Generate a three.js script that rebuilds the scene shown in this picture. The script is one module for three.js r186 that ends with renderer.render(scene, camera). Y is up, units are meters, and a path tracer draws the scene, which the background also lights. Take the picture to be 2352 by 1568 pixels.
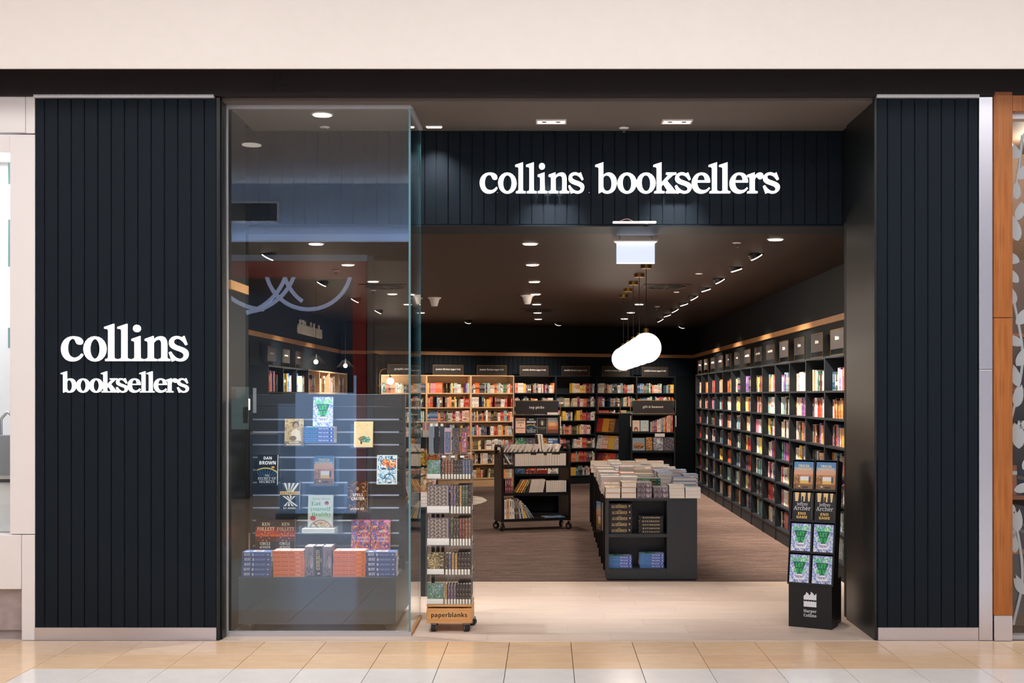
import * as THREE from 'three';
import { mergeGeometries } from 'three/addons/utils/BufferGeometryUtils.js';
import { RoundedBoxGeometry } from 'three/addons/geometries/RoundedBoxGeometry.js';
import { RectAreaLightUniformsLib } from 'three/addons/lights/RectAreaLightUniformsLib.js';

// ---------- camera, exposure, large lights ----------
// Facade plane is z = 0, floor y = 0. A shift lens looks straight at the shopfront from 8.97 m away, 1.8 m up.
const scene = new THREE.Scene();
const camera = new THREE.PerspectiveCamera(2 * Math.atan(784 / 2800) * 180 / Math.PI, 2352 / 1568, 0.1, 200);
camera.position.set(0, 1.8, 8.97);
camera.lookAt(0, 1.8, 0);
camera.setViewOffset(2352, 1568, -79, -124, 2352, 1568);
camera.updateProjectionMatrix();
scene.background = new THREE.Color(0x000000);
const renderer = new THREE.WebGLRenderer({ antialias: true });
renderer.toneMapping = THREE.LinearToneMapping;
renderer.toneMappingExposure = 1.0;
renderer.shadowMap.enabled = true;
RectAreaLightUniformsLib.init();
const WARM = 0xffecd8, WHITE = 0xfffaf6, COOL = 0xdfeaff;
const LIGHT = { mall: 2.9, mallBack: 7, cove: 44, down: 17, gimbal: 42, back: 17, pendant: 2.6, entry: 20, window: 62, oppShop: 14 };

// ---------- helpers ----------
let seed = 7;
const rnd = () => { seed = (seed + 0x6d2b79f5) | 0; let t = Math.imul(seed ^ (seed >>> 15), 1 | seed); t = (t + Math.imul(t ^ (t >>> 7), 61 | t)) ^ t; return ((t ^ (t >>> 14)) >>> 0) / 4294967296; };
const rr = (a, b) => a + (b - a) * rnd();
const pick = (a) => a[Math.floor(rnd() * a.length)];
const ORDW = ['first', 'second', 'third', 'fourth', 'fifth', 'sixth', 'seventh', 'eighth', 'ninth', 'tenth', 'eleventh', 'twelfth', 'thirteenth', 'fourteenth', 'fifteenth', 'sixteenth', 'seventeenth', 'eighteenth', 'nineteenth'];
const ord = (n) => n < 19 ? ORDW[n] : n === 19 ? 'twentieth' : n < 29 ? 'twenty-' + ORDW[n - 20] : n === 29 ? 'thirtieth' : 'thirty-' + ORDW[n - 30];
const used = new Map();
function numbered(n) { const c = used.get(n) ?? 0; used.set(n, c + 1); return c ? n + '_' + String(c).padStart(3, '0') : n; }
function tag(o, label, category, group) { o.userData.label = label; o.userData.category = category; if (group) o.userData.group = group; return o; }
function thing(name, label, category, [x, y, z] = [0, 0, 0], turn = 0, group) {
  const o = new THREE.Group(); o.name = numbered(name); o.position.set(x, y, z); o.rotation.y = turn; scene.add(o);
  return tag(o, label, category, group);
}
function obj(name, geo, mat, parent) {
  const g = Array.isArray(geo) ? (geo.length > 1 ? mergeGeometries(geo.map((q) => q.index ? q.toNonIndexed() : q)) : geo[0]) : geo;
  const m = new THREE.Mesh(g, mat); m.castShadow = m.receiveShadow = true;
  m.name = parent ? name : numbered(name); (parent ?? scene).add(m); return m;
}
function struct(name, geo, mat, label, parent) {
  const m = obj(name, geo, mat, parent);
  if (!parent) { m.userData.kind = 'structure'; if (label) m.userData.label = label; }
  return m;
}
function structGroup(name, label) { const o = new THREE.Group(); o.name = numbered(name); o.userData.kind = 'structure'; o.userData.label = label; scene.add(o); return o; }
// box given by its extents, uv in metres
function metreUV(g) {
  const p = g.attributes.position, n = g.attributes.normal, uv = new Float32Array(p.count * 2);
  for (let i = 0; i < p.count; i++) {
    const ax = Math.abs(n.getX(i)), ay = Math.abs(n.getY(i)), az = Math.abs(n.getZ(i));
    let u, v;
    if (ax >= ay && ax >= az) { u = p.getZ(i); v = p.getY(i); } else if (ay >= az) { u = p.getX(i); v = p.getZ(i); } else { u = p.getX(i); v = p.getY(i); }
    uv[2 * i] = u; uv[2 * i + 1] = v;
  }
  g.setAttribute('uv', new THREE.BufferAttribute(uv, 2)); return g;
}
function ext(x0, x1, y0, y1, z0, z1, r = 0) {
  const w = x1 - x0, h = y1 - y0, d = z1 - z0;
  const g = r ? new RoundedBoxGeometry(w, h, d, 1, Math.min(r, w / 2.01, h / 2.01, d / 2.01)) : new THREE.BoxGeometry(w, h, d);
  g.translate((x0 + x1) / 2, (y0 + y1) / 2, (z0 + z1) / 2); return metreUV(g);
}
const box = (w, h, d, x = 0, y = 0, z = 0, r = 0) => ext(x - w / 2, x + w / 2, y - h / 2, y + h / 2, z - d / 2, z + d / 2, r);
function cyl(r, h, x, y, z, r2 = r, n = 20) { const g = new THREE.CylinderGeometry(r2, r, h, n); g.translate(x, y, z); return metreUV(g); }
function tube(pts, r, n = 24, closed = false) { return metreUV(new THREE.TubeGeometry(new THREE.CatmullRomCurve3(pts.map((p) => new THREE.Vector3(...p)), closed, 'catmullrom', 0.2), n, r, 8, closed)); }
function swap(g) { const uv = g.attributes.uv; for (let i = 0; i < uv.count; i++) uv.setXY(i, uv.getY(i), uv.getX(i)); return g; }

// ---------- computed textures ----------
function canvas(w, h, draw) { const c = document.createElement('canvas'); c.width = w; c.height = h; draw(c.getContext('2d'), w, h); return c; }
function tex(c, sx = 1, sy = 1, srgb = true) {
  const t = new THREE.CanvasTexture(c); t.wrapS = t.wrapT = THREE.RepeatWrapping; t.repeat.set(sx, sy); t.magFilter = THREE.LinearFilter;
  if (srgb) t.colorSpace = THREE.SRGBColorSpace; return t;
}
function field(w, h, octaves) {                     // tileable value noise; octaves: [cellsX, cellsY, weight]
  const f = new Float32Array(w * h);
  for (const [cx, cy, wt] of octaves) {
    const g = Float32Array.from({ length: cx * cy }, () => rnd() - 0.5), s = (t) => t * t * (3 - 2 * t);
    for (let y = 0; y < h; y++) {
      const gy = y / h * cy, y0 = Math.floor(gy), fy = s(gy - y0), r0 = (y0 % cy) * cx, r1 = ((y0 + 1) % cy) * cx;
      for (let x = 0; x < w; x++) {
        const gx = x / w * cx, x0 = Math.floor(gx), fx = s(gx - x0), a = x0 % cx, b = (x0 + 1) % cx;
        f[y * w + x] += wt * ((g[r0 + a] * (1 - fx) + g[r0 + b] * fx) * (1 - fy) + (g[r1 + a] * (1 - fx) + g[r1 + b] * fx) * fy);
      }
    }
  }
  return f;
}
function noiseTex(w, h, octaves, lo, hi, sx, sy, srgb = true) {   // colour ramp between two sRGB colours
  const f = field(w, h, octaves), d = new Uint8Array(w * h * 4);
  for (let i = 0; i < w * h; i++) { const t = Math.min(1, Math.max(0, f[i] + 0.5)); for (let c = 0; c < 3; c++) d[4 * i + c] = lo[c] + (hi[c] - lo[c]) * t; d[4 * i + 3] = 255; }
  const t = new THREE.DataTexture(d, w, h); t.wrapS = t.wrapT = THREE.RepeatWrapping; t.repeat.set(sx, sy); t.magFilter = THREE.LinearFilter; t.minFilter = THREE.LinearFilter;
  if (srgb) t.colorSpace = THREE.SRGBColorSpace; t.needsUpdate = true; return t;
}
const std = (o) => new THREE.MeshStandardMaterial(o);
const phys = (o) => new THREE.MeshPhysicalMaterial(o);

const grainBump = noiseTex(256, 256, [[120, 6, 0.5], [40, 3, 0.3]], [0, 0, 0], [255, 255, 255], 2, 0.5, false);
const fineBump = noiseTex(256, 256, [[128, 128, 0.5], [40, 40, 0.3]], [0, 0, 0], [255, 255, 255], 3, 3, false);
const M = {
  navy: phys({ color: 0x141e27, roughness: 0.6, specularIntensity: 0.3, bumpMap: grainBump, bumpScale: 0.0002 }),
  navySatin: std({ color: 0x15191b, roughness: 0.36, bumpMap: grainBump, bumpScale: 0.00015 }),
  groove: std({ color: 0x10161a, roughness: 0.8 }),
  beam: phys({ specularIntensity: 0.4, color: 0x2e2829, roughness: 0.7, bumpMap: fineBump, bumpScale: 0.0002 }),
  black: std({ color: 0x0d0e10, roughness: 0.5 }),
  blackMetal: std({ color: 0x121214, roughness: 0.42, metalness: 0.3 }),
  plaster: std({ map: noiseTex(256, 256, [[6, 6, 0.4], [60, 60, 0.2]], [229, 222, 215], [237, 231, 225], 0.3, 0.3), roughness: 0.85 }),
  whitePaint: std({ color: 0xf1edec, roughness: 0.6, bumpMap: fineBump, bumpScale: 0.0001 }),
  trimWhite: std({ color: 0xc9c7c9, roughness: 0.35, metalness: 0.4 }),
  soffit: std({ color: 0x675e57, roughness: 0.75, bumpMap: fineBump, bumpScale: 0.0001 }),
  ceilingDark: phys({ map: noiseTex(256, 256, [[4, 30, 0.5], [60, 60, 0.3]], [40, 27, 21], [50, 36, 29], 0.4, 0.4), roughness: 0.5, specularIntensity: 0.3 }),
  wallDark: phys({ color: 0x10161a, roughness: 0.6, specularIntensity: 0.3, bumpMap: grainBump, bumpScale: 0.0002 }),
  shelfDark: phys({ color: 0x1a2026, roughness: 0.5, specularIntensity: 0.5 }),
  steel: phys({ color: 0xe6e7f2, metalness: 1, roughness: 0.3, bumpMap: noiseTex(256, 256, [[2, 200, 0.5], [1, 90, 0.3]], [0, 0, 0], [255, 255, 255], 1, 3, false), bumpScale: 0.00006 }),
  chrome: std({ color: 0xc8c8cc, metalness: 1, roughness: 0.18 }),
  brass: std({ color: 0xb08d4f, metalness: 1, roughness: 0.3 }),
  oak: std({ map: noiseTex(512, 256, [[3, 40, 0.5], [6, 110, 0.35], [40, 120, 0.2]], [196, 158, 116], [222, 190, 150], 1.2, 2.4), roughness: 0.5 }),
  rail: std({ map: noiseTex(512, 256, [[3, 40, 0.5], [6, 110, 0.35]], [168, 118, 72], [196, 146, 96], 1.2, 2.4), roughness: 0.5 }),
  timber: std({ map: noiseTex(256, 512, [[40, 3, 0.5], [110, 6, 0.35], [14, 9, 0.3]], [148, 82, 30], [196, 122, 60], 2.2, 0.9), roughness: 0.38 }),
  pineBox: std({ map: noiseTex(512, 256, [[4, 30, 0.5], [8, 90, 0.3]], [208, 148, 88], [224, 170, 112], 1.5, 3), roughness: 0.5 }),
  rubber: std({ color: 0x1b1b1d, roughness: 0.55 }),
  greyPlastic: std({ color: 0x8b8e94, roughness: 0.4 }),
  white: std({ color: 0xeeeae6, roughness: 0.5 }),
  paper: std({ color: 0xe9ded2, roughness: 0.85, bumpMap: noiseTex(64, 256, [[2, 200, 0.8]], [0, 0, 0], [255, 255, 255], 10, 30, false), bumpScale: 0.0004 }),
  card: std({ color: 0xf1efec, roughness: 0.6 }),
  acrylic: phys({ color: 0xfdfefe, roughness: 0.04, transmission: 1, thickness: 0, ior: 1.49 }),
  glass: phys({ color: 0xfafdfd, roughness: 0.0, transmission: 1, thickness: 0, ior: 1.62 }),
  glassEdge: phys({ color: 0x6596a4, roughness: 0.15, metalness: 0 }),
  letter: std({ color: 0xffffff, roughness: 0.4, emissive: 0xffffff, emissiveIntensity: 0.75 }),
  letterPlain: std({ color: 0xf6f2ea, roughness: 0.5 }),
  lampGlow: std({ color: 0xffffff, emissive: 0xfff0dc, emissiveIntensity: 3 }),
  globe: std({ color: 0xffffff, emissive: 0xfff3e2, emissiveIntensity: 1.5, roughness: 0.3 }),
  red: std({ color: 0xb0261d, roughness: 0.4 }),
  stone: std({ map: noiseTex(256, 256, [[5, 5, 0.5], [30, 40, 0.4]], [150, 138, 136], [186, 172, 170], 0.8, 0.8), roughness: 0.55 }),
};
// ---------- printed matter: one atlas for covers and lying spines, one for upright shelf spines, one for signs ----------
const AT = 2048, CW = 192, CH = 288;
const atlasCanvas = document.createElement('canvas'); atlasCanvas.width = atlasCanvas.height = AT;
const G = atlasCanvas.getContext('2d'); G.fillStyle = '#888'; G.fillRect(0, 0, AT, AT);
const covers = {}, strips = {}; let nCover = 0, nStrip = 0, nSwatch = 0; const swatches = {};
const uvRect = (x, y, w, h) => [(x + 1) / AT, 1 - (y + h - 1) / AT, (x + w - 1) / AT, 1 - (y + 1) / AT];
function swatch(color) {
  if (!swatches[color]) { const x = (nSwatch % 128) * 16, y = 2008 + 20 * Math.floor(nSwatch / 128); nSwatch++; G.fillStyle = color; G.fillRect(x, y, 16, 20); swatches[color] = [(x + 8) / AT, 1 - (y + 10) / AT]; }
  return swatches[color];
}
function cover(name, base, draw) {
  const x = (nCover % 10) * 204, y = Math.floor(nCover / 10) * 290; nCover++;
  G.save(); G.translate(x, y); G.beginPath(); G.rect(0, 0, CW, CH); G.clip(); G.fillStyle = base; G.fillRect(0, 0, CW, CH); draw(G); G.restore();
  covers[name] = { uv: uvRect(x, y, CW, CH), flat: swatch(base) };
}
function strip(name, base, draw) {
  const x = (nStrip % 4) * 512, y = 1460 + Math.floor(nStrip / 4) * 52; nStrip++;
  G.save(); G.translate(x, y); G.beginPath(); G.rect(0, 0, 512, 52); G.clip(); G.fillStyle = base; G.fillRect(0, 0, 512, 52); draw(G); G.restore();
  strips[name] = { uv: uvRect(x, y, 512, 52), flat: swatch(base) };
}
function word(g, s, x, y, px, color, { font = 'sans-serif', weight = '', align = 'center', fit = 0, stretch = 1 } = {}) {
  g.save(); g.fillStyle = color; g.font = `${weight} ${px}px ${font}`.trim(); g.textAlign = 'left'; g.textBaseline = 'alphabetic';
  const w = g.measureText(s).width, k = fit ? fit / w : stretch; g.translate(align === 'center' ? x - w * k / 2 : x, y); g.scale(k, 1); g.fillText(s, 0, 0); g.restore();
}
const poly = (g, color, pts) => { g.fillStyle = color; g.beginPath(); pts.forEach(([x, y], i) => i ? g.lineTo(x, y) : g.moveTo(x, y)); g.closePath(); g.fill(); };
const disc = (g, color, x, y, rx, ry = rx) => { g.fillStyle = color; g.beginPath(); g.ellipse(x, y, rx, ry, 0, 0, 7); g.fill(); };
const rect = (g, color, x, y, w, h) => { g.fillStyle = color; g.fillRect(x, y, w, h); };
function dabs(g, cols, n, x0, y0, x1, y1, s0, s1) { for (let i = 0; i < n; i++) { g.fillStyle = pick(cols); g.beginPath(); g.ellipse(rr(x0, x1), rr(y0, y1), rr(s0, s1), rr(s0, s1) * 0.5, rr(0, 3.1), 0, 7); g.fill(); } }
function curls(g, cols, n, x0, y0, x1, y1, r0, r1, lw) { for (let i = 0; i < n; i++) { g.strokeStyle = pick(cols); g.lineWidth = lw; g.beginPath(); const a = rr(0, 6); g.arc(rr(x0, x1), rr(y0, y1), rr(r0, r1), a, a + rr(1.5, 4)); g.stroke(); } }
const B = { weight: 'bold' }, SB = { weight: 'bold', font: 'serif' }, S = { font: 'serif' };

cover('gravity', '#b9c6e6', (g) => {
  curls(g, ['#6f8bd0', '#8fa6dc', '#dfe6f6', '#5673c4', '#ffffff'], 260, 0, 0, CW, CH, 8, 46, 5);
  poly(g, '#1f6b55', [[30, 70], [162, 70], [110, 205], [82, 205]]);
  word(g, 'GRAVITY', 96, 66, 54, '#3fd45c', { weight: 'bold', fit: 164 }); word(g, 'LET', 96, 122, 54, '#3fd45c', { weight: 'bold', fit: 74 }); word(g, 'ME GO', 96, 178, 54, '#3fd45c', { weight: 'bold', fit: 112 });
  disc(g, '#f4f6fb', 100, 232, 52, 40); word(g, 'TRENT', 98, 232, 34, '#1d2f8f', { weight: 'bold', fit: 88 }); word(g, 'DALTON', 98, 270, 34, '#1d2f8f', { weight: 'bold', fit: 100 });
});
cover('sepia', '#b89f72', (g) => { rect(g, '#c9b287', 0, 0, CW, 60); dabs(g, ['#a98f61', '#c2ab7e', '#8f774d'], 60, 0, 0, CW, CH, 6, 24); disc(g, '#5b4a33', 112, 62, 34, 38); disc(g, '#a98c66', 114, 74, 22, 28); poly(g, '#d8cdb6', [[60, 230], [74, 128], [112, 108], [156, 128], [170, 230]]); disc(g, '#7b6548', 88, 206, 36, 26); rect(g, '#7d6b4e', 0, 240, CW, 48); word(g, 'MATTHEW', 98, 258, 20, '#f4efe4', B); word(g, 'McCONAUGHEY', 98, 279, 20, '#f4efe4', B); });
cover('cream', '#e6cf9f', (g) => { curls(g, ['#cf9a5c'], 26, 26, 20, 150, 80, 4, 9, 2); poly(g, '#3d8f7c', [[40, 190], [96, 160], [168, 196], [150, 236], [70, 226]]); disc(g, '#c46a3e', 70, 188, 22, 10); disc(g, '#5a3a28', 76, 236, 10, 18); dabs(g, ['#2e6b66', '#d7e0d4', '#2b2b2b'], 16, 60, 170, 160, 235, 4, 12); });
cover('secrets', '#10161f', (g) => { g.lineWidth = 12; g.strokeStyle = '#c8b95a'; g.beginPath(); g.arc(80, 300, 172, 3.6, 5.9); g.stroke(); g.lineWidth = 5; g.strokeStyle = '#2f6fa6'; for (let i = 0; i < 14; i++) { const a = 3.5 + i * 0.17; g.beginPath(); g.moveTo(80 + 90 * Math.cos(a), 300 + 90 * Math.sin(a)); g.lineTo(80 + 170 * Math.cos(a), 300 + 170 * Math.sin(a)); g.stroke(); } disc(g, '#e39a3a', 150, 120, 16, 10); rect(g, 'rgba(8,14,24,0.55)', 0, 200, CW, 88); word(g, 'DAN', 98, 46, 38, '#fff', { weight: 'bold', fit: 84 }); word(g, 'BROWN', 98, 94, 46, '#fff', { weight: 'bold', fit: 164 }); word(g, 'THE', 96, 206, 24, '#cfe0ee', S); word(g, 'SECRET OF', 96, 236, 30, '#eef4fa', { font: 'serif', fit: 176 }); word(g, 'SECRETS', 96, 268, 32, '#eef4fa', { font: 'serif', fit: 150 }); });
cover('caravan', '#d7a27a', (g) => { rect(g, '#5f8fc0', 0, 0, CW, 60); rect(g, '#93a9c4', 0, 56, CW, 30); rect(g, '#d9a78c', 0, 84, CW, 50); rect(g, '#c98a5c', 0, 130, CW, 100); rect(g, '#8a6242', 0, 226, CW, 62); dabs(g, ['#7a5a38', '#a07a48', '#5d4630'], 70, 0, 140, 66, 280, 4, 12); rect(g, '#e9eaec', 66, 150, 86, 66); rect(g, '#e8c060', 66, 190, 86, 30); rect(g, '#4d5560', 150, 150, 20, 60); rect(g, '#3c3a3a', 86, 250, 60, 16); disc(g, '#f0e4c0', 60, 250, 8); word(g, 'TRICIA', 96, 54, 34, '#f3e2ad', { weight: 'bold', fit: 110 }); word(g, 'STRINGER', 96, 88, 34, '#f0c884', { weight: 'bold', fit: 160 }); });
cover('elements', '#eef2f4', (g) => { g.save(); g.beginPath(); g.rect(9, 9, CW - 18, CH - 18); g.clip(); curls(g, ['#2f6f97', '#d5e8f2', '#5b9cc2', '#b7d6e6', '#1f4f78'], 160, 0, 0, CW, CH, 10, 50, 9); dabs(g, ['#e4703a', '#f0a35c', '#c4452c', '#f6d2a0'], 46, 60, 50, 180, 120, 8, 24); word(g, 'The', 14, 122, 40, '#fff', { font: 'serif', weight: 'bold', align: 'left' }); word(g, 'Elements', 14, 172, 42, '#fff', { font: 'serif', weight: 'bold', align: 'left', fit: 164 }); word(g, 'JOHN BOYNE', 96, 266, 28, '#fff', { weight: 'bold', fit: 156 }); g.restore(); });
cover('katabasis', '#14171c', (g) => { for (let i = 0; i < 8; i++) { poly(g, i % 2 ? '#d8d6ce' : '#4a5868', [[14 + i * 22, 20], [34 + i * 22, 20], [104, 130 + i * 3], [84, 134]]); poly(g, i % 2 ? '#e4e0d6' : '#39485a', [[20 + i * 20, 250], [40 + i * 20, 250], [170 - i * 18, 150], [150 - i * 18, 150]]); } rect(g, '#d9b266', 0, 104, CW, 34); word(g, 'KATABASIS', 96, 132, 28, '#1a1c20', { font: 'serif', weight: 'bold', fit: 176 }); word(g, 'R.F. KUANG', 96, 280, 26, '#e8e2d4', { weight: 'bold', fit: 120 }); });
cover('healthy', '#dfe8df', (g) => { word(g, 'Jamie Oliver', 102, 44, 26, '#5f9a6c', { font: 'serif', fit: 136 }); word(g, 'Eat', 62, 94, 46, '#3fa35a', SB); word(g, 'yourself', 96, 142, 46, '#57b070', { font: 'serif', weight: 'bold', fit: 156 }); word(g, 'Healthy', 104, 190, 46, '#57b070', { font: 'serif', weight: 'bold', fit: 150 }); disc(g, '#c98d86', 144, 74, 18); disc(g, '#7e4a3c', 144, 68, 12); disc(g, '#b8867c', 100, 300, 86, 80); disc(g, '#e9ddcf', 100, 300, 74, 68); dabs(g, ['#c26a4e', '#7d9a54', '#e0b070', '#a8483c', '#f2e8da'], 90, 50, 246, 150, 288, 4, 12); disc(g, '#d8525f', 40, 208, 22); });
cover('caster', '#22150d', (g) => { curls(g, ['#a8763c', '#c9924e', '#7d5228'], 130, 0, 0, CW, CH, 6, 22, 4); disc(g, '#3a2416', 96, 80, 44, 62); disc(g, '#b58a58', 96, 70, 14, 18); word(g, 'SPELL', 100, 142, 36, '#f2ece2', { weight: 'bold', fit: 104 }); word(g, 'CASTER', 100, 178, 36, '#f2ece2', { weight: 'bold', fit: 130 }); word(g, 'JAYMIN EVE', 98, 272, 24, '#f2ece2', { weight: 'bold', fit: 130 }); });
cover('circle', '#3a1512', (g) => { rect(g, '#2a1216', 0, 0, CW, 76); rect(g, '#7a2418', 0, 76, CW, 40); rect(g, '#b23a20', 0, 112, CW, 40); rect(g, '#cc5a2c', 0, 148, CW, 20); rect(g, '#5e2016', 0, 168, CW, 50); rect(g, '#241416', 0, 214, CW, 74); word(g, 'KEN', 100, 66, 40, '#efd7a4', { font: 'serif', weight: 'bold', fit: 80 }); word(g, 'FOLLETT', 100, 112, 44, '#efd7a4', { font: 'serif', weight: 'bold', fit: 168 }); for (let i = 0; i < 15; i++) disc(g, i % 2 ? '#e8c8a0' : '#2a1214', 96 + 42 * Math.cos(i * 0.42), 168 + 42 * Math.sin(i * 0.42), 6, 4); word(g, 'CIRCLE', 96, 246, 34, '#f1e6d2', { font: 'serif', weight: 'bold', fit: 104 }); word(g, 'of DAYS', 96, 280, 34, '#f1e6d2', { font: 'serif', weight: 'bold', fit: 104 }); });
cover('flowers', '#c4463c', (g) => { curls(g, ['#2f4fae', '#1f2f6a', '#e8763c', '#f0b04a', '#d24a6e', '#7b3fa0', '#3c78c4'], 230, 0, 0, CW, CH, 8, 44, 7); dabs(g, ['#f2c04e', '#e87a3a', '#8f3fae'], 60, 0, 190, CW, CH, 4, 14); disc(g, '#e287b6', 160, 20, 36, 16); word(g, 'AMONG', 120, 122, 28, '#fff', { font: 'serif', fit: 90 }); word(g, 'BURNING', 116, 182, 26, '#fbe6e0', { font: 'serif', fit: 110 }); word(g, 'FLOWERS', 116, 212, 26, '#fbe6e0', { font: 'serif', fit: 116 }); });
cover('endgame', '#17181c', (g) => { poly(g, '#e9c98c', [[0, 0], [CW, 0], [CW, 90], [0, 90]]); for (const x of [0, 62, 128, 176]) poly(g, '#23242c', [[x, 0], [x + 18, 0], [x + 26, 92], [x - 8, 92]]); disc(g, '#1a1612', 98, 44, 7); rect(g, '#1a1612', 90, 48, 16, 44); word(g, 'Jeffrey', 98, 132, 42, '#e9e7ea', { font: 'serif', fit: 110 }); word(g, 'Archer', 98, 178, 54, '#e9e7ea', { font: 'serif', fit: 168 }); word(g, 'END', 98, 226, 38, '#efc46a', { weight: 'bold', fit: 84 }); word(g, 'GAME', 98, 262, 38, '#efc46a', { weight: 'bold', fit: 112 }); });
cover('fortune', '#d9673f', (g) => { rect(g, '#ecc7b0', 14, 14, CW - 28, CH - 28); word(g, 'RICHARD', 96, 62, 36, '#2b2020', { weight: 'bold', fit: 146 }); word(g, 'OSMAN', 96, 106, 40, '#2b2020', { weight: 'bold', fit: 120 }); disc(g, '#2b2020', 100, 140, 12, 8); word(g, 'IMPOSSIBLE', 96, 204, 36, '#2b2020', { weight: 'bold', fit: 150 }); word(g, 'Fortune', 104, 250, 36, '#c24a34', { font: 'serif', fit: 110 }); });
cover('heather', '#2f6fa0', (g) => { rect(g, '#2a5f94', 0, 0, CW, 110); disc(g, '#2d1c24', 100, 150, 62, 60); disc(g, '#d78a52', 106, 164, 48, 54); poly(g, '#b34a2e', [[30, 288], [70, 220], [150, 220], [190, 288]]); word(g, 'HEATHER', 96, 44, 40, '#fff', { weight: 'bold', fit: 172 }); word(g, 'ROSE', 50, 88, 40, '#fff', { weight: 'bold', fit: 80 }); });
cover('giants', '#29405f', (g) => { dabs(g, ['#3d5c80', '#1d2f48', '#54749a'], 60, 0, 0, CW, CH, 10, 40); word(g, 'GIANTS', 96, 196, 46, '#f2f2ee', { font: 'serif', weight: 'bold', fit: 176 }); });
cover('ember', '#8a2b22', (g) => { dabs(g, ['#d8542e', '#f08a3c', '#5a2438', '#2c2a52', '#b23a2a'], 110, 0, 0, CW, CH, 8, 36); });
cover('juice', '#b32a1a', (g) => { for (let i = 0; i < 9; i++) rect(g, i % 2 ? '#6a1712' : '#d8462a', i * 22, 0, 14, 120); rect(g, '#7c1a14', 0, 120, CW, 168); word(g, 'JUICE', 96, 212, 56, '#f2ead8', { weight: 'bold', fit: 176 }); });
cover('portrait', '#d9d2c8', (g) => { disc(g, '#3a3230', 96, 150, 56, 74); disc(g, '#b8a594', 106, 170, 36, 50); poly(g, '#8d8580', [[30, 288], [60, 236], [150, 236], [180, 288]]); });
cover('arch', '#0e0f12', (g) => { g.strokeStyle = '#c9bfae'; g.lineWidth = 5; g.strokeRect(8, 8, CW - 16, CH - 16); disc(g, '#5c5348', 96, 90, 40, 56); rect(g, '#cfc2a8', 84, 70, 24, 66); word(g, 'HALLMARKED', 96, 190, 24, '#d8cbb0', { font: 'serif', fit: 140 }); rect(g, '#8d8270', 50, 210, 92, 4); });
cover('dusk', '#8a8f96', (g) => { rect(g, '#9c9a98', 0, 0, CW, 80); rect(g, '#c79066', 0, 80, CW, 70); rect(g, '#b0622f', 0, 150, CW, 60); rect(g, '#6b3a22', 0, 210, CW, 78); rect(g, '#e9c890', 40, 108, 90, 14); rect(g, '#d8a06a', 30, 150, 120, 6); });
cover('dog', '#e3c9b4', (g) => { word(g, 'DOG', 96, 70, 40, '#d08a70', S); disc(g, '#8a5232', 96, 230, 52, 70); disc(g, '#e2bd7a', 96, 250, 30, 34); disc(g, '#4f2c1c', 78, 200, 6); disc(g, '#4f2c1c', 114, 200, 6); });
cover('catbook', '#bfd2d6', (g) => { word(g, 'CAT', 96, 70, 40, '#6f8f96', S); disc(g, '#e9dcc6', 100, 210, 40, 54); disc(g, '#b98a58', 84, 182, 14, 10); disc(g, '#b98a58', 118, 184, 14, 10); disc(g, '#4a3626', 90, 200, 5); disc(g, '#4a3626', 112, 200, 5); });
cover('burger', '#8296a4', (g) => { disc(g, '#7b4422', 96, 178, 78, 70); disc(g, '#b8722e', 96, 150, 74, 40); rect(g, '#5a2a16', 24, 176, 146, 26); dabs(g, ['#d89a44', '#a33a22', '#7f9a3c', '#3c2014'], 70, 30, 150, 166, 240, 4, 14); });
cover('amber', '#a5702e', (g) => { dabs(g, ['#c9913f', '#8a5622', '#e0b45c', '#5f3a1a'], 110, 0, 0, CW, CH, 6, 26); });
cover('silver', '#7f8a99', (g) => { dabs(g, ['#a9b4c0', '#5f6b7c', '#c9cdd2', '#8d7d84'], 110, 0, 0, CW, CH, 6, 30); disc(g, '#d8dade', 96, 90, 30, 50); });
cover('night', '#39495a', (g) => { dabs(g, ['#2c3a4a', '#6a4a7c', '#a05a7a', '#c08a3c', '#3f6a5c'], 120, 0, 0, CW, CH, 5, 20); });
cover('damask', '#8b7f78', (g) => { for (let y = 0; y < 16; y++) for (let x = 0; x < 12; x++) { g.strokeStyle = (x + y) % 2 ? '#b9aea6' : '#4f4744'; g.lineWidth = 5; g.beginPath(); g.arc(x * 17 + (y % 2) * 8, y * 19, 8, 0.4 + (x % 3), 4 + (x % 3)); g.stroke(); } g.strokeStyle = '#5a5478'; g.lineWidth = 8; g.strokeRect(4, 4, CW - 8, CH - 8); });
cover('iris', '#6f8f7c', (g) => { dabs(g, ['#4f7a5e', '#7fae84', '#5b5fa8', '#8a84c8', '#b6c8b4', '#3f6a52'], 220, 0, 0, CW, CH, 3, 16); });
cover('rose', '#84745c', (g) => { dabs(g, ['#5f5a48', '#9a8a68', '#c4b484', '#4a4c3e'], 120, 0, 0, CW, CH, 5, 26); curls(g, ['#d8c894'], 16, 20, 30, 120, 190, 14, 44, 4); });
cover('bluepat', '#56688a', (g) => { curls(g, ['#8ea2c4', '#34466a', '#b9c4d8'], 160, 0, 0, CW, CH, 5, 14, 4); });
cover('forest', '#7d7078', (g) => { rect(g, '#8b7e86', 0, 0, CW, CH); disc(g, '#c2b6bc', 140, 150, 50, 60); for (let i = 0; i < 46; i++) rect(g, pick(['#5d5058', '#6e6169', '#4a3f47', '#94868e']), rr(0, CW), rr(0, 120), rr(2, 6), rr(60, 200)); dabs(g, ['#4a3f46', '#6a5d65'], 60, 0, 200, CW, CH, 4, 20); });
cover('green', '#2d6a4c', (g) => { dabs(g, ['#4f8f6a', '#1f4f38', '#c9b89c', '#8fae8c'], 80, 0, 0, CW, CH, 8, 30); });
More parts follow.
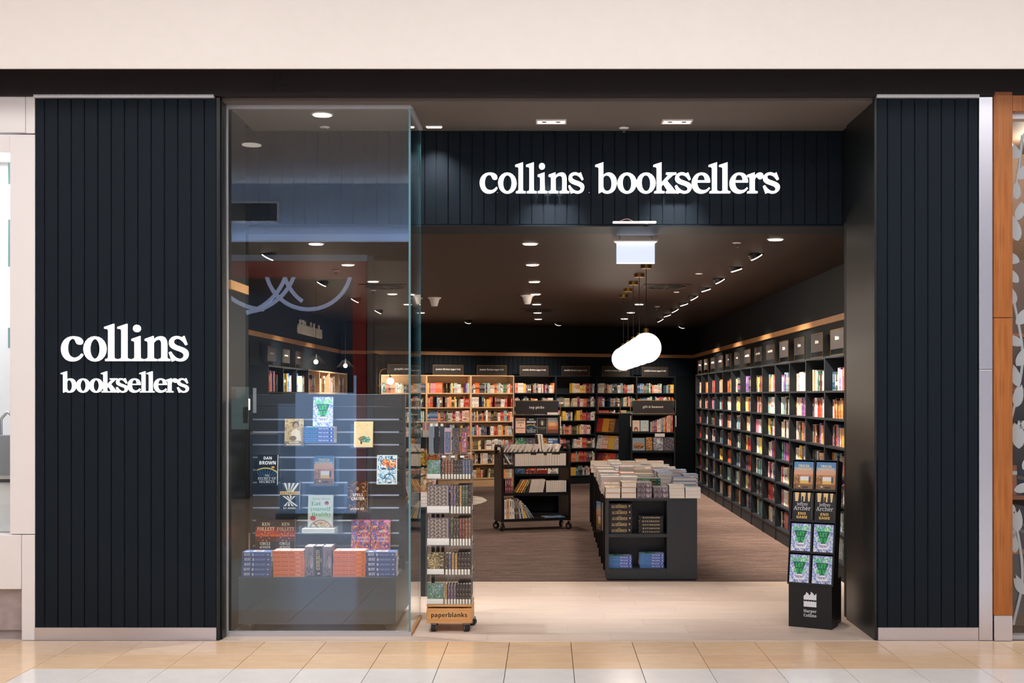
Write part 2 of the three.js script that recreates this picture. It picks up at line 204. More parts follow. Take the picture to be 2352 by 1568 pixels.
cover('runt', '#4c5f95', (g) => { rect(g, '#5f78ae', 0, 0, CW, CH); rect(g, '#e8eaf0', 60, 90, 90, 110); disc(g, '#b98a5a', 104, 150, 34); rect(g, '#dfe4ee', 20, 24, 60, 40); });
cover('orange', '#e2784a', (g) => { rect(g, '#eee7e0', 14, 14, CW - 28, CH - 28); for (const [x, y] of [[30, 40], [100, 40], [30, 150], [100, 150]]) rect(g, '#8d8784', x, y, 56, 26); });
cover('pale', '#d9d3cd', (g) => { dabs(g, ['#c9bfb6', '#e6e1dc', '#b0a8a4'], 50, 0, 0, CW, CH, 8, 36); rect(g, '#7d7a86', 30, 40, 130, 14); rect(g, '#9a94a0', 44, 66, 100, 10); });
cover('skyblue', '#5d7fb8', (g) => { dabs(g, ['#3f63a4', '#86a4d2', '#c9d6ea'], 70, 0, 0, CW, CH, 8, 34); rect(g, '#e9edf4', 30, 40, 130, 18); });
cover('mauve', '#b79aa4', (g) => { dabs(g, ['#d2b6ba', '#8f7484', '#e4d2cc'], 70, 0, 0, CW, CH, 8, 34); rect(g, '#f0e6e0', 34, 60, 120, 16); });
cover('teal', '#7fa7a4', (g) => { dabs(g, ['#a9c8c4', '#4f7f80', '#dfe8e2', '#d89a6a'], 70, 0, 0, CW, CH, 8, 34); rect(g, '#f4f1ea', 34, 50, 120, 18); });
cover('ochre', '#c79a6a', (g) => { dabs(g, ['#dcb88c', '#9a6f48', '#ece0cc'], 70, 0, 0, CW, CH, 8, 34); rect(g, '#513a28', 40, 60, 110, 16); });
const PLAINCOVERS = ['pale', 'skyblue', 'mauve', 'teal', 'ochre', 'amber', 'silver', 'pale', 'mauve'];

strip('gravity', '#2f55b4', (g) => { word(g, 'GRAVITY LET ME GO', 14, 36, 30, '#45c9a8', { weight: 'bold', align: 'left', fit: 216 }); word(g, 'TRENT DALTON', 246, 36, 30, '#eef2fb', { weight: 'bold', align: 'left', fit: 180 }); rect(g, '#dfe6f6', 462, 14, 24, 24); });
strip('runt', '#44558a', (g) => { word(g, 'RUNT', 40, 38, 40, '#eef0f6', { font: 'serif', weight: 'bold', align: 'left', fit: 110 }); disc(g, '#b9c0d4', 196, 26, 17); word(g, 'CRAIG SILVEY', 226, 36, 28, '#8fa0cc', { weight: 'bold', align: 'left', fit: 180 }); rect(g, '#7d8fc0', 426, 10, 4, 32); rect(g, '#9fb0d8', 446, 18, 30, 16); });
strip('osman', '#e5763c', (g) => { word(g, 'RICHARD OSMAN', 18, 36, 28, '#9c3d1c', { weight: 'bold', align: 'left', fit: 190 }); disc(g, '#5a2414', 226, 26, 9, 6); word(g, 'IMPOSSIBLE', 260, 36, 26, '#8f3a20', { weight: 'bold', align: 'left', fit: 100 }); word(g, 'Fortune', 366, 36, 26, '#f2c0a0', { align: 'left', fit: 74 }); disc(g, '#6a2c18', 470, 26, 12, 6); });
strip('alchemised', '#1f181b', (g) => { word(g, 'ALCHEMISED', 60, 40, 36, '#d8bd84', { font: 'serif', weight: 'bold', align: 'left', fit: 340 }); disc(g, '#c9b9b0', 456, 22, 14, 10); rect(g, '#a08d70', 200, 3, 70, 6); });
strip('katabasis', '#191817', (g) => { word(g, 'KATABASIS', 60, 40, 34, '#cdb98e', { font: 'serif', weight: 'bold', align: 'left', fit: 380 }); });
strip('hepworth', '#1f5a40', (g) => { word(g, 'SALLY HEPWORTH', 20, 36, 30, '#d8e0cc', { weight: 'bold', align: 'left', fit: 250 }); rect(g, '#b0643c', 300, 18, 110, 16); disc(g, '#eef0e6', 484, 26, 9); });
strip('healthy', '#e9ece8', (g) => { rect(g, '#c6cdc6', 40, 22, 420, 8); });
strip('blockgrey', '#6e6269', (g) => { rect(g, '#8d8088', 250, 0, 262, 52); dabs(g, ['#5a4e56', '#a89aa2', '#7d7078'], 90, 0, 0, 512, 52, 4, 22); });
const GEN = ['#efe9df', '#f4f1ea', '#e8dccb', '#c7402f', '#e0672e', '#1c1c20', '#2b3d66', '#3a7ca5', '#e9b53c', '#8a3b6e', '#d47fa0', '#2f6f5a', '#b9c7c9', '#5c3a2c', '#7a4fa3', '#d9c7a2', '#a02c2c', '#44484e', '#f0a868', '#74a8b8'];
GEN.forEach((c, i) => strip('g' + i, c, (g) => { const k = new THREE.Color(c).getHSL({}).l > 0.5 ? '#3a3436' : '#f0e8da'; rect(g, k, 60, 18, rr(120, 220), 14); rect(g, k, 330, 20, rr(50, 100), 10); if (rnd() < 0.5) rect(g, pick(GEN), 0, 0, 30, 52); }));
const PATS = ['#4a3f3c', '#6a5a78', '#3f5a4a', '#8a5a44', '#2c2a2e', '#5a6a8a', '#a8844c', '#7a3f3a'];
PATS.forEach((c, i) => strip('n' + i, c, (g) => { dabs(g, ['#d8c49a', '#b8a47c', '#8f7f6a', '#e6dcc4', c], 60, 0, 4, 380, 48, 3, 10); rect(g, '#eee9dc', 384, 0, 128, 52); }));
const atlas = tex(atlasCanvas);
M.print = std({ map: atlas, roughness: 0.42 });
M.printMatt = std({ map: atlas, roughness: 0.7 });

// upright spines for the long wall shelves
const NS = 96;
const spineColors = ['#f1ece2', '#f6f3ee', '#e7dcc8', '#e9e4da', '#c9402e', '#b5312a', '#e4642c', '#ef8a3c', '#16171a', '#26272c', '#2b3d66', '#356a9a', '#e6b23a', '#f0cf5a', '#8a3b6e', '#d47fa0', '#2f6f5a', '#9cc0b8', '#5c3a2c', '#6f4a94', '#d9c7a2', '#7a2226', '#44484e', '#f2c09a', '#6fa4b4', '#f4d7d0', '#1f4a6a', '#c9ced0', '#a86a3a', '#34402e'];
const SP = [];
const spineCanvas = canvas(NS * 16, 512, (g, w, h) => {
  for (let i = 0; i < NS; i++) {
    const c = spineColors[i % spineColors.length], l = new THREE.Color(c).getHSL({}).l, k = l > 0.5 ? pick(['#2a2426', '#7a2a24', '#24344e', '#8a6a30']) : pick(['#f4efe4', '#e8c77a', '#e9dcd0']);
    SP.push(c); g.fillStyle = c; g.fillRect(i * 16, 0, 16, h);
    if (rnd() < 0.3) { g.fillStyle = pick(spineColors); g.fillRect(i * 16, rr(0, 380), 16, rr(30, 140)); }
    g.fillStyle = k; let y = rr(40, 90); const e = y + rr(120, 220); while (y < e) { const d = rr(8, 26); g.fillRect(i * 16 + 5.5, y, 5, d); y += d + rr(4, 10); }
    y = rr(330, 380); const e2 = y + rr(40, 90); while (y < e2) { const d = rr(6, 16); g.fillRect(i * 16 + 6.5, y, 3, d); y += d + 5; }
    g.fillRect(i * 16 + 4, 470, 8, 10);
    g.fillStyle = c; g.fillRect(i * 16, 500, 16, 12);
  }
  g.fillStyle = '#e9e0d2'; g.fillRect(0, 490, 16, 8);
});
M.spines = std({ map: tex(spineCanvas), roughness: 0.5 });
const spineNames = { '#f1ece2': 'cream', '#f6f3ee': 'white', '#e7dcc8': 'ivory', '#e9e4da': 'chalk white', '#c9402e': 'red', '#b5312a': 'crimson', '#e4642c': 'orange', '#ef8a3c': 'light orange', '#16171a': 'black', '#26272c': 'charcoal', '#2b3d66': 'navy', '#356a9a': 'blue', '#e6b23a': 'gold', '#f0cf5a': 'yellow', '#8a3b6e': 'plum', '#d47fa0': 'pink', '#2f6f5a': 'green', '#9cc0b8': 'mint', '#5c3a2c': 'brown', '#6f4a94': 'purple', '#d9c7a2': 'tan', '#7a2226': 'maroon', '#44484e': 'slate grey', '#f2c09a': 'peach', '#6fa4b4': 'teal blue', '#f4d7d0': 'blush', '#1f4a6a': 'deep blue', '#c9ced0': 'silver grey', '#a86a3a': 'tawny', '#34402e': 'olive' };
// a closed upright book seen from its spine: spine looks to local -x, t along z
function spineGeo(depth, h, t, i) {
  const g = new THREE.BoxGeometry(depth, h, t), uv = g.attributes.uv, u0 = (i * 16 + 1.5) / (NS * 16), u1 = (i * 16 + 14.5) / (NS * 16), vc = 1 - 506 / 512, vp = 1 - 494 / 512;
  for (let f = 0; f < 6; f++) for (let k = 0; k < 4; k++) {
    const j = f * 4 + k;
    if (f === 1) uv.setXY(j, u0 + (u1 - u0) * uv.getX(j), 0.04 + 0.96 * uv.getY(j));
    else if (f === 2 || f === 3 || f === 0) uv.setXY(j, 8 / (NS * 16), vp);
    else uv.setXY(j, (u0 + u1) / 2, vc);
  }
  return g;
}
// sign lettering
const SIGNS = ['graphic novels', 'junior fiction (ages 5-9)', 'middle fiction (ages 9-14)', 'top picks', 'gift & humour', 'fiction', 'crime & thriller', 'romance', 'sci-fi & fantasy', 'sci-fi & fantasy', 'paperblanks', 'picture books', 'blank'];
const signCanvas = canvas(1024, 1024, (g) => {
  SIGNS.forEach((s, i) => {
    rect(g, i === 10 ? '#dba468' : '#1e191a', 0, i * 72, 1024, 72);
    if (i === 10) word(g, s, 512, i * 72 + 50, 54, '#1c1512', { weight: 'bold', fit: 330 });
    else if (i < 12) word(g, s, 512, i * 72 + 48, 44, '#f6f1e8', { font: 'serif', weight: 'bold' });
  });
});
M.sign = std({ map: tex(signCanvas), roughness: 0.5 });
const signWidth = SIGNS.map((t, i) => { let w = 0; canvas(8, 8, (g) => { g.font = 'bold 44px serif'; w = g.measureText(t).width; }); return i === 10 ? 330 : w; });
const SIGNFRAC = [0.6, 0.85, 0.85, 0.36, 0.52, 0.3, 0.62, 0.32, 0.66, 0.66, 0.9, 0.5, 0.5];
function signPlate(w, i) {                             // plate whose +z face carries one line of lettering, undistorted
  const px = signWidth[i] / SIGNFRAC[i], h = w * 70 / px, g = new THREE.BoxGeometry(w, h, 0.001), uv = g.attributes.uv;
  const v0 = 1 - (i * 72 + 71) / 1024, v1 = 1 - (i * 72 + 1) / 1024, vb = 1 - (12 * 72 + 30) / 1024;
  for (let j = 0; j < 24; j++) { const f = Math.floor(j / 4); if (f === 4) uv.setXY(j, 0.5 + (uv.getX(j) - 0.5) * px / 1024, v0 + (v1 - v0) * uv.getY(j)); else uv.setXY(j, 0.5, i === 10 ? v0 + 0.002 : vb); }
  return g;
}
// a board = plain plate with a lettered band on its face
function signBoard(name, w, h, t, i, parent, bandY = 0) {
  const p = obj(name, metreUV(new THREE.BoxGeometry(w, h, t)), M.signBlank, parent);
  const b = obj('lettering', signPlate(w * 0.98, i), M.sign, p); b.position.set(0, bandY, t / 2 + 0.0006); return p;
}
M.signBlank = std({ color: 0x1e191a, roughness: 0.5 });

// ---------- books ----------
const bookCache = new Map();
function setFace(uv, f, r, turn) { for (let k = 0; k < 4; k++) { const j = f * 4 + k, a = uv.getX(j), b = uv.getY(j), u = turn ? 1 - b : a, v = turn ? a : b; uv.setXY(j, r[0] + (r[2] - r[0]) * u, r[1] + (r[3] - r[1]) * v); } }
function flatBox(w, h, d, x, y, z, flat) { const g = new THREE.BoxGeometry(w, h, d); g.translate(x, y, z); const uv = g.attributes.uv; for (let j = 0; j < 24; j++) uv.setXY(j, flat[0], flat[1]); return g; }
function faceUV(g, f, r, turn) { const uv = g.attributes.uv, base = [[0, 1], [1, 1], [0, 0], [1, 0]]; for (let k = 0; k < 4; k++) uv.setXY(f * 4 + k, ...base[k]); setFace(uv, f, r, turn); return g; }
// centred on its middle: front cover +z, spine -x, head +y
function bookGeos(w, h, t, cov, spn, hard) {
  const key = [w, h, t, cov, spn, hard].join();
  if (bookCache.has(key)) return bookCache.get(key);
  const c = cov[0] === '#' ? { flat: swatch(cov) } : covers[cov], s = spn[0] === '#' ? { flat: swatch(spn) } : strips[spn], b = hard ? 0.003 : 0.0012, o = hard ? 0.004 : 0.0006;
  const front = flatBox(w, h, b, 0, 0, t / 2 - b / 2, c.flat), back = flatBox(w, h, b, 0, 0, -t / 2 + b / 2, c.flat), spine = flatBox(b, h, t - 2 * b, -w / 2 + b / 2, 0, 0, s.flat);
  if (c.uv) { faceUV(front, 4, c.uv); }
  if (s.uv) { faceUV(spine, 1, s.uv, true); }
  const res = [mergeGeometries([front, back, spine].map((q) => q.toNonIndexed())), metreUV(new THREE.BoxGeometry(w - b - o, h - 2 * o, t - 2 * b).translate((b - o) / 2, 0, 0))];
  // page lines run across the thickness: let v follow z on every edge
  const p = res[1].attributes.position, uv = res[1].attributes.uv; for (let i = 0; i < p.count; i++) uv.setXY(i, p.getX(i) + p.getY(i), p.getZ(i));
  bookCache.set(key, res); return res;
}
const dims = { trade: [0.153, 0.234], b: [0.129, 0.198], big: [0.19, 0.25], pic: [0.21, 0.26] };
const BASIS = {
  face: [[1, 0, 0], [0, 1, 0], [0, 0, 1]],
  spine: [[0, 0, -1], [0, 1, 0], [1, 0, 0]],
  fore: [[0, 0, 1], [0, 1, 0], [-1, 0, 0]],
  lieSpine: [[0, 0, -1], [-1, 0, 0], [0, 1, 0]],
  lieTail: [[1, 0, 0], [0, 0, -1], [0, 1, 0]],
  lieFore: [[0, 0, 1], [1, 0, 0], [0, 1, 0]],
};
const V3 = (a) => new THREE.Vector3(...a);
// one book as a thing of its own; pos is its middle; extra = [axis, angle] turns it further in world space
function book(pos, how, w, h, t, cov, spn, label, group, { hard = false, turn = 0, extra, name, mat } = {}) {
  const o = new THREE.Group(); o.name = numbered(name ?? (hard ? 'hardback_book' : 'paperback_book')); scene.add(o); tag(o, label, name === 'notebook' ? 'notebook' : name === 'magazine' ? 'magazine' : 'book', group);
  const [cg, pg] = bookGeos(w, h, t, cov, spn, hard);
  obj('cover', cg, mat ?? M.print, o); obj('pages', pg, M.paper, o);
  const q = new THREE.Quaternion().setFromRotationMatrix(new THREE.Matrix4().makeBasis(...BASIS[how].map(V3)));
  if (extra) q.premultiply(new THREE.Quaternion().setFromAxisAngle(V3(extra[0]), extra[1]));
  if (turn) q.premultiply(new THREE.Quaternion().setFromAxisAngle(V3([0, 1, 0]), turn));
  o.quaternion.copy(q); o.position.set(...pos); return o;
}
// ---------- mall floor ----------
const FACE = 0, TOP = 4.0, TILE = 0.447;
{
  const floor = struct('floor', ext(-9, 9, -0.3, -0.012, 0.043, 13), M.groove, 'shopping centre floor of large polished tiles');
  const beige = [0, 1, 2].map((i) => std({ map: noiseTex(256, 256, [[3, 24, 0.4], [40, 90, 0.3], [5, 5, 0.3]], [[226, 188, 150], [230, 194, 158], [224, 187, 152]][i], [[240, 208, 172], [243, 214, 180], [239, 207, 174]][i], 2, 2), roughness: 0.16 }));
  const pale = [0, 1, 2].map((i) => std({ map: noiseTex(128, 128, [[5, 5, 0.5], [40, 40, 0.3]], [[228, 223, 220], [232, 228, 225], [230, 225, 221]][i], [[240, 236, 234], [243, 240, 238], [241, 237, 234]][i], 2, 2), roughness: 0.14 }));
  const tg = ext(-TILE / 2 + 0.002, TILE / 2 - 0.002, -0.012, 0, -TILE / 2 + 0.0015, TILE / 2 - 0.0015, 0.0012);
  const far = { b: [], p: [] };
  for (let r = 0; r < 28; r++) for (let c = -16; c <= 17; c++) {
    const x = -0.269 + (c + 0.5) * TILE, z = 0.045 + (r + 0.5) * TILE, isPale = r >= 2 && !(x < -3.6) && r < 24;
    const near = r < 12 && x > -5.8 && x < 5.2;
    if (near && r < 12) { const t = obj('tile', tg, pick(isPale ? pale : beige), floor); t.position.set(x, 0, z); } else far[isPale ? 'p' : 'b'].push(tg.clone().translate(x, 0, z));
  }
  for (const k of ['b', 'p']) { const m = obj('far_tiles', far[k], k === 'b' ? beige[0] : pale[0], floor); m.userData.kind = 'stuff'; }
}
// ---------- shop floor ----------
{
  const entry = struct('floor', ext(-9, 9, -0.3, -0.004, -2.84, 0.043), std({ color: 0xc9b8aa, roughness: 0.8 }), 'pale stone-look plank floor of the shop entrance');
  const pm = [0, 1, 2, 3].map((i) => std({ map: noiseTex(256, 128, [[4, 12, 0.4], [30, 60, 0.35], [2, 3, 0.3]], [[203, 181, 165], [207, 186, 170], [199, 178, 163], [205, 184, 171]][i], [[222, 203, 190], [226, 208, 195], [219, 200, 188], [223, 206, 195]][i], 1.1, 2.2), roughness: 0.34 }));
  const L = 0.915, W = 0.2836, pg = ext(-L / 2 + 0.0006, L / 2 - 0.0006, -0.004, 0, -W / 2 + 0.0006, W / 2 - 0.0006);
  for (let r = 0; r < 10; r++) for (let c = 0; c < 9; c++) {
    const x = -4.1 + (c + 0.5) * L - (r % 3) * 0.31; if (x > 3.6) continue;
    const p = obj('plank', pg, pick(pm), entry); p.position.set(x, 0, -0.004 - (r + 0.5) * W);
  }
  const carpet = noiseTex(512, 512, [[6, 60, 0.5], [20, 200, 0.55], [256, 256, 0.5]], [62, 47, 42], [124, 102, 94], 0.5, 0.5);
  struct('floor', ext(-4.1, 3.3, -0.3, 0.002, -18.2, -2.84), std({ map: carpet, roughness: 0.95, bumpMap: fineBump, bumpScale: 0.002 }), 'streaked brown-grey carpet of the shop');
  struct('trim_1', ext(-4.1, 3.3, 0.0, 0.004, -2.85, -2.835), M.blackMetal, 'thin metal strip between plank floor and carpet');
}
// ---------- mall shell ----------
struct('wall_front', ext(-9, 9, 4.112, 5.6, 0.33, 0.35), M.plaster, 'cream plaster bulkhead above the shopfront');
struct('ceiling', ext(-9, 9, 4.24, 4.3, 0.0, 0.33), M.beam, 'dark plate standing in for shade between the beam and the cream bulkhead');  // dark beam colour stands in for shade in this gap
struct('ceiling', ext(-9, 9, 5.5, 5.8, -0.2, 13), M.plaster, 'shopping centre ceiling');
struct('wall_left', ext(-9.2, -9, -0.3, 5.8, -0.2, 13), M.plaster, 'end wall of the shopping centre corridor');
struct('wall_right', ext(9, 9.2, -0.3, 5.8, -0.2, 13), M.plaster, 'end wall of the shopping centre corridor');
for (const [z, w] of [[2.6, 1.3], [5.2, 1.3]]) {   // unseen ceiling panels, placed to light the corridor and shopfront
  const t = thing('unseen_ceiling_panel', z < 4 ? 'unseen long flat ceiling light panel close to the shopfront' : 'unseen long flat ceiling light panel down the corridor middle', 'light panel', [0, 5.5, z], 0, 'corridor light panels');
  obj('frame', [ext(-7.05, 7.05, -0.02, 0, -w / 2 - 0.05, -w / 2), ext(-7.05, 7.05, -0.02, 0, w / 2, w / 2 + 0.05), ext(-7.05, -7, -0.02, 0, -w / 2, w / 2), ext(7, 7.05, -0.02, 0, -w / 2, w / 2)], M.whitePaint, t);
  obj('diffuser', ext(-7, 7, -0.008, 0, -w / 2, w / 2), std({ color: 0xffffff, emissive: 0xffffff, emissiveIntensity: 1.0 }), t);
  const l = new THREE.RectAreaLight(WHITE, LIGHT.mall, 14, w); l.position.set(0, -0.012, 0); l.rotation.x = -Math.PI / 2; t.add(l);
}
// dark steel beam over the whole front
{
  const b = structGroup('beam', 'dark brown steel beam over the shopfront');
  obj('beam_face', ext(-9, 9, 4.0, 4.19, -0.05, 0.03), M.beam, b);
  obj('flange', ext(-9, 9, 4.185, 4.2, -0.05, 0.06), M.beam, b);
  obj('shade_lining', ext(-9, 9, 4.2, 4.24, -0.05, -0.01), M.beam, b);  // dark lining, stands in for shade above the beam
  obj('joint_plate', ext(-2.02, -2.0, 4.03, 4.17, 0.03, 0.036), M.beam, b);
  for (const y of [4.05, 4.13]) { const g = new THREE.CylinderGeometry(0.02, 0.02, 0.014, 6); g.rotateX(Math.PI / 2); g.translate(-1.955, y, 0.037); obj('bolt', metreUV(g), M.beam, b); }
}
// ---------- boarded piers and sign bulkhead ----------
function boards(parent, x0, x1, y0, y1, z, edges, mat) {        // vertical v-jointed boards, each a part
  const es = [x0, ...edges, x1];
  for (let i = 0; i < es.length - 1; i++) {
    const w = es[i + 1] - es[i] - 0.005, s = new THREE.Shape();
    s.moveTo(-w / 2, 0); s.lineTo(-w / 2, -0.008); s.lineTo(-w / 2 + 0.003, -0.012); s.lineTo(w / 2 - 0.003, -0.012); s.lineTo(w / 2, -0.008); s.lineTo(w / 2, 0); s.closePath();
    const p = new THREE.ExtrudeGeometry(s, { depth: y1 - y0, bevelEnabled: false }); p.rotateX(-Math.PI / 2);
    metreUV(p); const m = obj('plank', p, mat, parent); m.position.set((es[i] + es[i + 1]) / 2, y0, z);
  }
}
const steps = (a, b, s) => { const r = []; for (let x = a; x < b - 0.02; x += s) r.push(x); return r; };
{
  const p = structGroup('wall_front', 'navy boarded pier carrying the stacked white shop name');
  obj('core', ext(-3.763, -2.402, 0.0, 3.99, -0.72, -0.012), M.groove, p);
  boards(p, -3.763, -2.428, 0.096, 3.984, -0.012, steps(-3.693, -2.43, 0.098), M.navy);
  obj('corner_post', ext(-2.428, -2.402, 0, 3.99, -0.03, 0.0), M.navySatin, p);
  obj('kickplate', ext(-3.763, -2.428, 0.0, 0.094, -0.012, 0.006), M.steel, p);
  obj('top_strip', ext(-3.763, -2.44, 3.984, 4.008, -0.012, 0.03), M.trimWhite, p);
  obj('reveal', ext(-2.402, -2.392, 0, 3.97, -0.72, -0.03), M.navySatin, p);
  const r = structGroup('wall_front', 'navy boarded pier beside the timber-framed neighbour shop');
  obj('core', ext(2.43, 3.177, 0.0, 3.99, -0.84, -0.012), M.groove, r);
  boards(r, 2.4246, 3.177, 0.096, 3.984, -0.012, [2.51, 2.612, 2.71, 2.807, 2.907, 3.006, 3.103], M.navy);
  obj('kickplate', ext(2.44, 3.177, 0, 0.094, -0.012, 0.006), M.steel, r);
  obj('top_strip', ext(2.4246, 3.177, 3.984, 4.008, -0.012, 0.03), M.trimWhite, r);
  obj('reveal', ext(2.4146, 2.43, 0, 3.97, -0.84, -0.06), M.navySatin, r);
  obj('reveal_edge', ext(2.4136, 2.44, 0, 3.99, -0.055, 0.0), M.navySatin, r);
  obj('upper_return', ext(2.43, 2.6, 3.2, 3.97, -1.1, -0.84), M.navySatin, r);
  const s = structGroup('wall_front', 'navy boarded bulkhead behind the glowing shop name');
  obj('core', ext(-4.1, 3.2, 3.2, 4.0, -1.45, -1.042), M.groove, s);
  boards(s, -2.42, 2.43, 3.205, 3.97, -1.042, steps(-2.365, 2.42, 0.0975), M.navy);
  obj('soffit_board', ext(-4.1, 3.2, 3.186, 3.2, -1.5, -1.03), M.navy, s);
  struct('ceiling', ext(-2.402, 2.43, 3.97, 4.0, -1.05, -0.05), M.soffit, 'grey ceiling of the recessed entrance');
  struct('ceiling', ext(-3.763, 3.177, 4.19, 4.3, -1.5, -0.05), M.groove, 'hidden slab above the entrance');
}
// ---------- shop shell ----------
const TH = 0.3665, BX = -2.326, BZ = -14.71;                                   // back wall line: turned 21 degrees
const backPt = (s, off = 0) => [BX + s * Math.cos(TH) - off * Math.sin(TH) * 0 + off * Math.sin(TH), BZ - s * Math.sin(TH) + off * Math.cos(TH)];
struct('ceiling', ext(-4.1, 3.3, 3.2, 3.4, -18.2, -1.5), M.ceilingDark, 'dark plasterboard ceiling of the shop');
struct('wall_right', ext(3.16, 3.35, -0.3, 3.4, -18.2, -1.0), M.wallDark, 'black shop wall behind the fiction shelves');
struct('wall_left', ext(-4.15, -3.95, -0.3, 3.4, -18.2, -0.72), M.wallDark, 'dark shop wall behind the picture book shelves');
struct('wall_left', ext(-4.1, -2.402, 0, 3.2, -0.86, -0.72), M.wallDark, 'dark inner face of the front pier');
struct('wall_right', ext(2.43, 3.3, 0, 3.2, -0.98, -0.84), M.wallDark, 'dark inner face of the pier by the fiction shelves');
{
  const w = structGroup('wall_back', 'dark boarded back wall of the shop');
  w.position.set(BX, 0, BZ); w.rotation.y = TH;
  obj('core', ext(-2.6, 6.6, -0.3, 3.4, -0.6, -0.362), M.wallDark, w);
  boards(w, -2.0, 6.3, 2.2, 2.62, -0.362, steps(-1.9, 6.25, 0.0975), M.navy);
  const t = struct('trim_2', ext(-1.95, 6.3, 2.6, 2.668, -0.362, -0.325), M.rail, 'timber picture rail along the back wall'); t.position.copy(w.position); t.rotation.y = TH;
  struct('trim_6', swap(ext(-2.392, -2.366, 2.6, 2.668, -0.72, -0.175)), M.rail, 'short timber rail on the pier reveal behind the glass');
  struct('trim_3', swap(ext(3.125, 3.16, 2.6, 2.668, -16.9, -1.0)), M.rail, 'timber picture rail above the fiction shelves');
  struct('trim_4', swap(ext(-3.95, -3.915, 2.6, 2.668, -14.2, -5.9)), M.rail, 'timber picture rail above the picture book shelves');
  const lb = structGroup('wall_left', 'boarded panel above the picture book shelves');
  const n = 60; for (let i = 0; i < n; i++) obj('plank', ext(-3.95, -3.94, 2.2, 2.6, -6.4 - (i + 1) * 0.0975 + 0.002, -6.4 - i * 0.0975 - 0.002), M.navy, lb);
}
// ---------- window ----------
{
  const w = structGroup('window_1', 'frameless glass corner of the shop window');
  const z = -0.16, x0 = -2.39, x1 = -1.017;
  obj('pane', ext(x0, x1, 0.035, 3.95, z - 0.006, z + 0.006), M.glass, w);
  obj('pane', ext(x1 - 0.012, x1, 0.035, 3.95, -0.895, z - 0.008), M.glass, w);
  obj('pane_edge', ext(x1 - 0.014, x1 + 0.001, 0.035, 3.95, z - 0.008, z + 0.0065), M.glassEdge, w);
  obj('pane_edge', ext(x1 - 0.0125, x1 + 0.0005, 0.035, 3.95, -0.897, -0.895), M.glassEdge, w);
  obj('head_channel', ext(x0 - 0.01, x1 + 0.006, 3.945, 3.975, z - 0.02, z + 0.02), M.trimWhite, w);
  obj('head_channel', ext(x1 - 0.026, x1 + 0.014, 3.945, 3.972, -0.9, z - 0.02), M.trimWhite, w);
  obj('sill_channel', ext(x0 - 0.01, x1 + 0.006, 0.0, 0.034, z - 0.02, z + 0.02), M.trimWhite, w);
  obj('sill_channel', ext(x1 - 0.022, x1 + 0.01, 0.0, 0.024, -0.9, z - 0.02), M.rail, w);
  obj('side_channel', ext(x0 - 0.012, x0 + 0.006, 0.03, 3.95, z - 0.014, z + 0.014), M.trimWhite, w);
}
